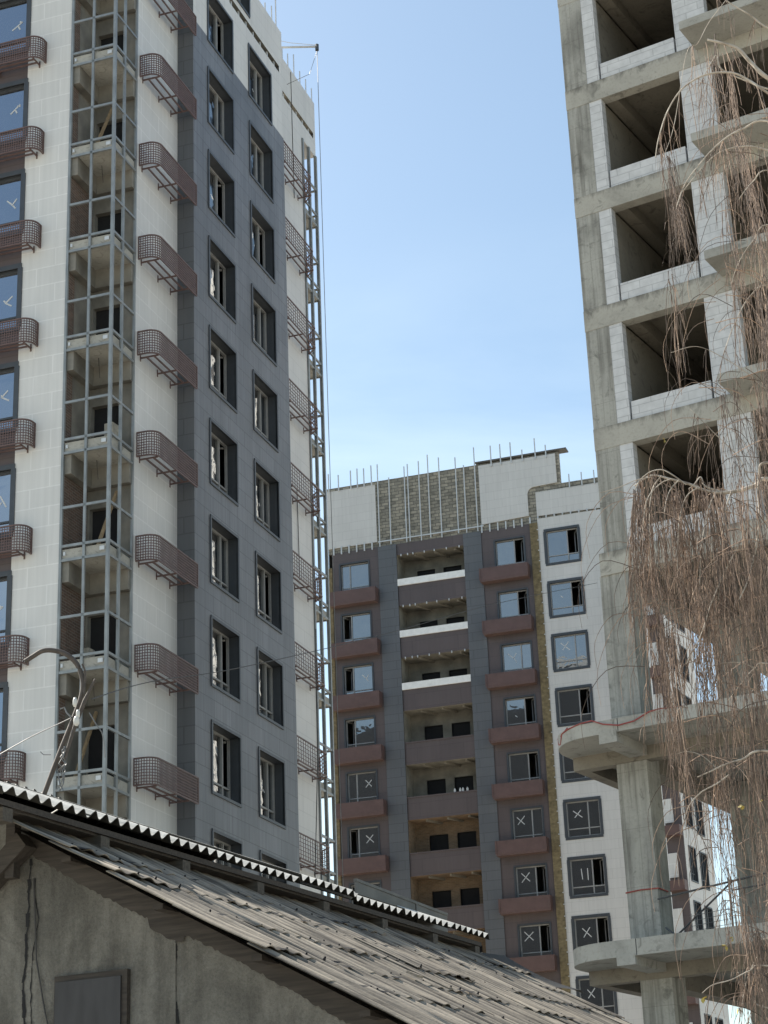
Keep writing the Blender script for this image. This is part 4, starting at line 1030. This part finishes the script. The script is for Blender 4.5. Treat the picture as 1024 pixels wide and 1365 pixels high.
# main arching limbs traced from the photo, each at its own depth
branch([(1030, 108), (1000, 82), (985, 66), (965, 58), (943, 53)], 15.6, .040, .013, 6)
branch([(1030, 128), (1000, 108), (975, 97), (940, 100), (910, 118), (890, 148), (878, 185), (874, 210)], 15.2, .022, .005, 10, (60, 200))
branch([(1030, 120), (1000, 110), (962, 92), (956, 74), (948, 84), (930, 118)], 16.3, .018, .004, 8)
branch([(1030, 164), (990, 172), (960, 190), (930, 222), (912, 248), (902, 276)], 15.0, .018, .005, 10, (50, 120))
branch([(1030, 202), (995, 195), (960, 203), (935, 225), (905, 262)], 16.0, .018, .004, 8)
branch([(1030, 228), (1003, 243), (985, 266)], 15.4, .013, .005, 5)
branch([(1030, 640), (1005, 648), (975, 656), (945, 655), (918, 645), (895, 639), (868, 634), (846, 648)], 15.3, .034, .008, 30, (120, 330))
branch([(960, 655), (940, 648), (934, 636), (926, 645), (918, 652)], 15.3, .013, .005, 6, root=False)
branch([(915, 646), (895, 632), (880, 626), (862, 632), (848, 650), (842, 690)], 15.2, .010, .004, 14, (120, 260), root=False)
for pt in ([(905, 640), (892, 656), (885, 690), (884, 730)], [(882, 634), (869, 655), (866, 700), (868, 760)], [(930, 650), (914, 664), (905, 700), (903, 760)], [(955, 655), (944, 680), (935, 730), (933, 780)], [(896, 638), (880, 645), (862, 668), (856, 720)], [(975, 655), (965, 690), (962, 740), (958, 800)]):
    branch(pt, 15.1, .009, .004, 5, (60, 160), root=False)
branch([(868, 636), (848, 640), (824, 650), (800, 657)], 15.2, .006, .003, 0, root=False)
branch([(1030, 618), (1012, 640), (1012, 700), (1000, 765), (985, 800)], 14.9, .022, .007, 14)
branch([(1030, 655), (1000, 640), (985, 610), (950, 575), (920, 545)], 17.0, .014, .003, 8)
branch([(1000, 700), (975, 745), (950, 800), (935, 845), (915, 885)], 15.0, .010, .005, 12, root=False)
branch([(1030, 1002), (990, 1012), (965, 1020), (950, 1027), (930, 1036)], 14.8, .019, .006, 12, (60, 180))
branch([(972, 1033), (955, 1045), (935, 1056), (920, 1072), (914, 1088)], 14.8, .011, .004, 4, root=False)
branch([(1010, 893), (990, 884), (965, 884), (945, 890), (932, 898)], 15.2, .010, .004, 8, root=False)
branch([(1030, 885), (1005, 892), (985, 915), (970, 935)], 15.6, .012, .004, 6)
branch([(955, 1024), (935, 1007), (915, 1002), (900, 1006)], 15.0, .007, .003, 4, root=False)
branch([(1030, 1288), (1000, 1294), (975, 1306), (950, 1313), (936, 1324)], 14.8, .012, .004, 5)
branch([(1030, 1345), (1005, 1330), (990, 1310), (984, 1296)], 15.2, .010, .004, 6)
branch([(1030, 1250), (1010, 1275), (995, 1310), (985, 1365)], 15.6, .012, .004, 8)
branch([(1030, 380), (1000, 395), (980, 430), (965, 470)], 16.0, .014, .004, 10)
branch([(1030, 300), (1005, 320), (985, 350), (975, 380)], 15.5, .014, .004, 10)
branch([(1030, 520), (1000, 500), (970, 480), (930, 462), (895, 470)], 16.5, .010, .003, 5)
branch([(1030, 40), (1000, 20), (968, 0), (950, -25)], 16.2, .02, .006, 6)
branch([(968, 0), (945, 30), (930, 58), (915, 72), (898, 170), (880, 218)], 16.2, .006, .003, 3, root=False)
# curtains of hanging twigs
curtain(872, 897, 200, 370, 13, (14.9, 15.5), 20, 30); curtain(880, 915, 360, 500, 9, (15.0, 15.8), 30, 30)
curtain(897, 912, 252, 345, 12, (14.9, 15.2), 10, 14); curtain(882, 900, 205, 330, 8, (14.9, 15.4), 20, 30)
curtain(945, 1028, 60, 300, 24, (15, 17.5), 50, 80, .003); curtain(962, 990, 190, 330, 14, (15, 16), 20, 40)
curtain(985, 1030, 240, 640, 26, (14.8, 17.5), 60, 90); curtain(1000, 1030, 370, 630, 40, (14.8, 17.0), 50, 50); curtain(960, 1005, 300, 480, 14, (15, 17), 50, 60, .003)
curtain(922, 962, 60, 300, 14, (15.5, 17), 50, 60, .0026, 2)
curtain(965, 1030, 520, 650, 30, (15, 17), 40, 40, .0032)
curtain(845, 1030, 660, 885, 130, (14.6, 17.6), 22, 80); curtain(885, 1030, 650, 915, 55, (14.8, 17.6), 25, 70); curtain(905, 1030, 760, 940, 46, (14.7, 17.6), 60, 50)
curtain(846, 872, 690, 880, 34, (14.9, 16), 30, 60, .003)
curtain(868, 882, 830, 980, 18, (14.9, 15.4), 30, 40); curtain(884, 902, 870, 1070, 44, (14.8, 15.4), 40, 22)
curtain(930, 988, 850, 1095, 50, (14.7, 16.2), 60, 50); curtain(945, 978, 1050, 1190, 24, (14.7, 15.6), 40, 40)
curtain(992, 1012, 900, 1250, 34, (14.7, 15.5), 60, 70); curtain(985, 1012, 1180, 1345, 20, (14.7, 15.5), 40, 25)
curtain(1008, 1030, 860, 1060, 20, (14.8, 16), 50, 50); curtain(900, 932, 660, 850, 18, (14.8, 16), 20, 60)
curtain(988, 1030, 1250, 1390, 36, (14.7, 16), 40, 30, .003, 5, .03); curtain(955, 978, 1180, 1325, 12, (14.8, 15.3), 30, 20); curtain(1000, 1030, 1080, 1260, 14, (14.8, 16), 60, 60)
# stray cross twigs
def stray(x0, x1, y0, y1, n):
    for i in range(n):
        p = at(rb.uniform(x0, x1), rb.uniform(y0, y1), rb.uniform(14.6, 16.8)); a = rb.uniform(-1, 1); L = rb.uniform(.25, .8)
        d = Vector((math.copysign(1, a)*rb.uniform(.3, 1), rb.uniform(-.4, .4), rb.uniform(-.5, .5))).normalized()
        m_ = p+d*L*.5; e_ = m_+d*L*.35+Vector((0, 0, -L*.5)); c3 = curve([p, m_, e_, e_+Vector((0, 0, -L*.5))], 4)
        tws[rb.choice((0, 1, 2, 2))].tube([bl(v) for v in c3], [.0042-.0026*j/(len(c3)-1) for j in range(len(c3))], 3, cap=False)
stray(850, 1030, 650, 900, 80); stray(900, 1030, 880, 1130, 50); stray(950, 1030, 100, 640, 45); stray(970, 1030, 1150, 1365, 26); stray(930, 1000, 380, 640, 18)
# the rest of the crown, beyond the frame edge
for i in range(12):
    a = rb.uniform(-1.9, 1.9); h = rb.uniform(6, 12.5); L = rb.uniform(1.6, 3.2)
    p0 = TB+Vector((0, 0, h-1.2)); p2 = TB+Vector((math.cos(a)*L, math.sin(a)*L, h)); p1 = p0.lerp(p2, .5)+Vector((0, 0, .7))
    c = curve([p0, p1, p2, p2+Vector((math.cos(a)*.5, math.sin(a)*.5, -.8))], 6)
    MB().tube([bl(p) for p in c], [.045-.04*i_/(len(c)-1) for i_ in range(len(c))], 6).build('branch', MAT['bark'], BI, True)
    for j in range(16): strand(c[rb.randrange(6, len(c))]+Vector((rb.uniform(-.15, .15), rb.uniform(-.15, .15), 0)), rb.uniform(.8, 2.8))
tall = MB(); cnt = []
for t_ in tws: merge(tall, t_); cnt.append(len(tall.f))
ho = tall.build('hanging_twigs', MAT['twig'], BI); ho.data.materials.append(MAT['twig_dark']); ho.data.materials.append(MAT['twig_pale'])
ho.data.polygons.foreach_set('material_index', [0 if i < cnt[0] else (1 if i < cnt[1] else 2) for i in range(cnt[2])])
tag(ho, kind='stuff')
for (x, y, s) in ((990, 1074, .05), (1012, 1068, .04), (937, 1330, .05), (968, 1260, .045), (983, 1344, .05), (977, 1250, .04), (886, 586, .035)):
    p = at(x, y, 14.9); lv = MB()
    for j in range(3):
        d1 = Vector((rb.uniform(-1, 1), rb.uniform(-1, 1), rb.uniform(-1.2, .2))).normalized()*s; d2 = d1.cross(Vector((rb.uniform(-1, 1), rb.uniform(-1, 1), rb.uniform(-1, 1)))).normalized()*s*.35
        lv.quad(bl(p), bl(p+d1*.5+d2), bl(p+d1), bl(p+d1*.5-d2))
    lv.build('dry_leaf', MAT['leaf'], BI)
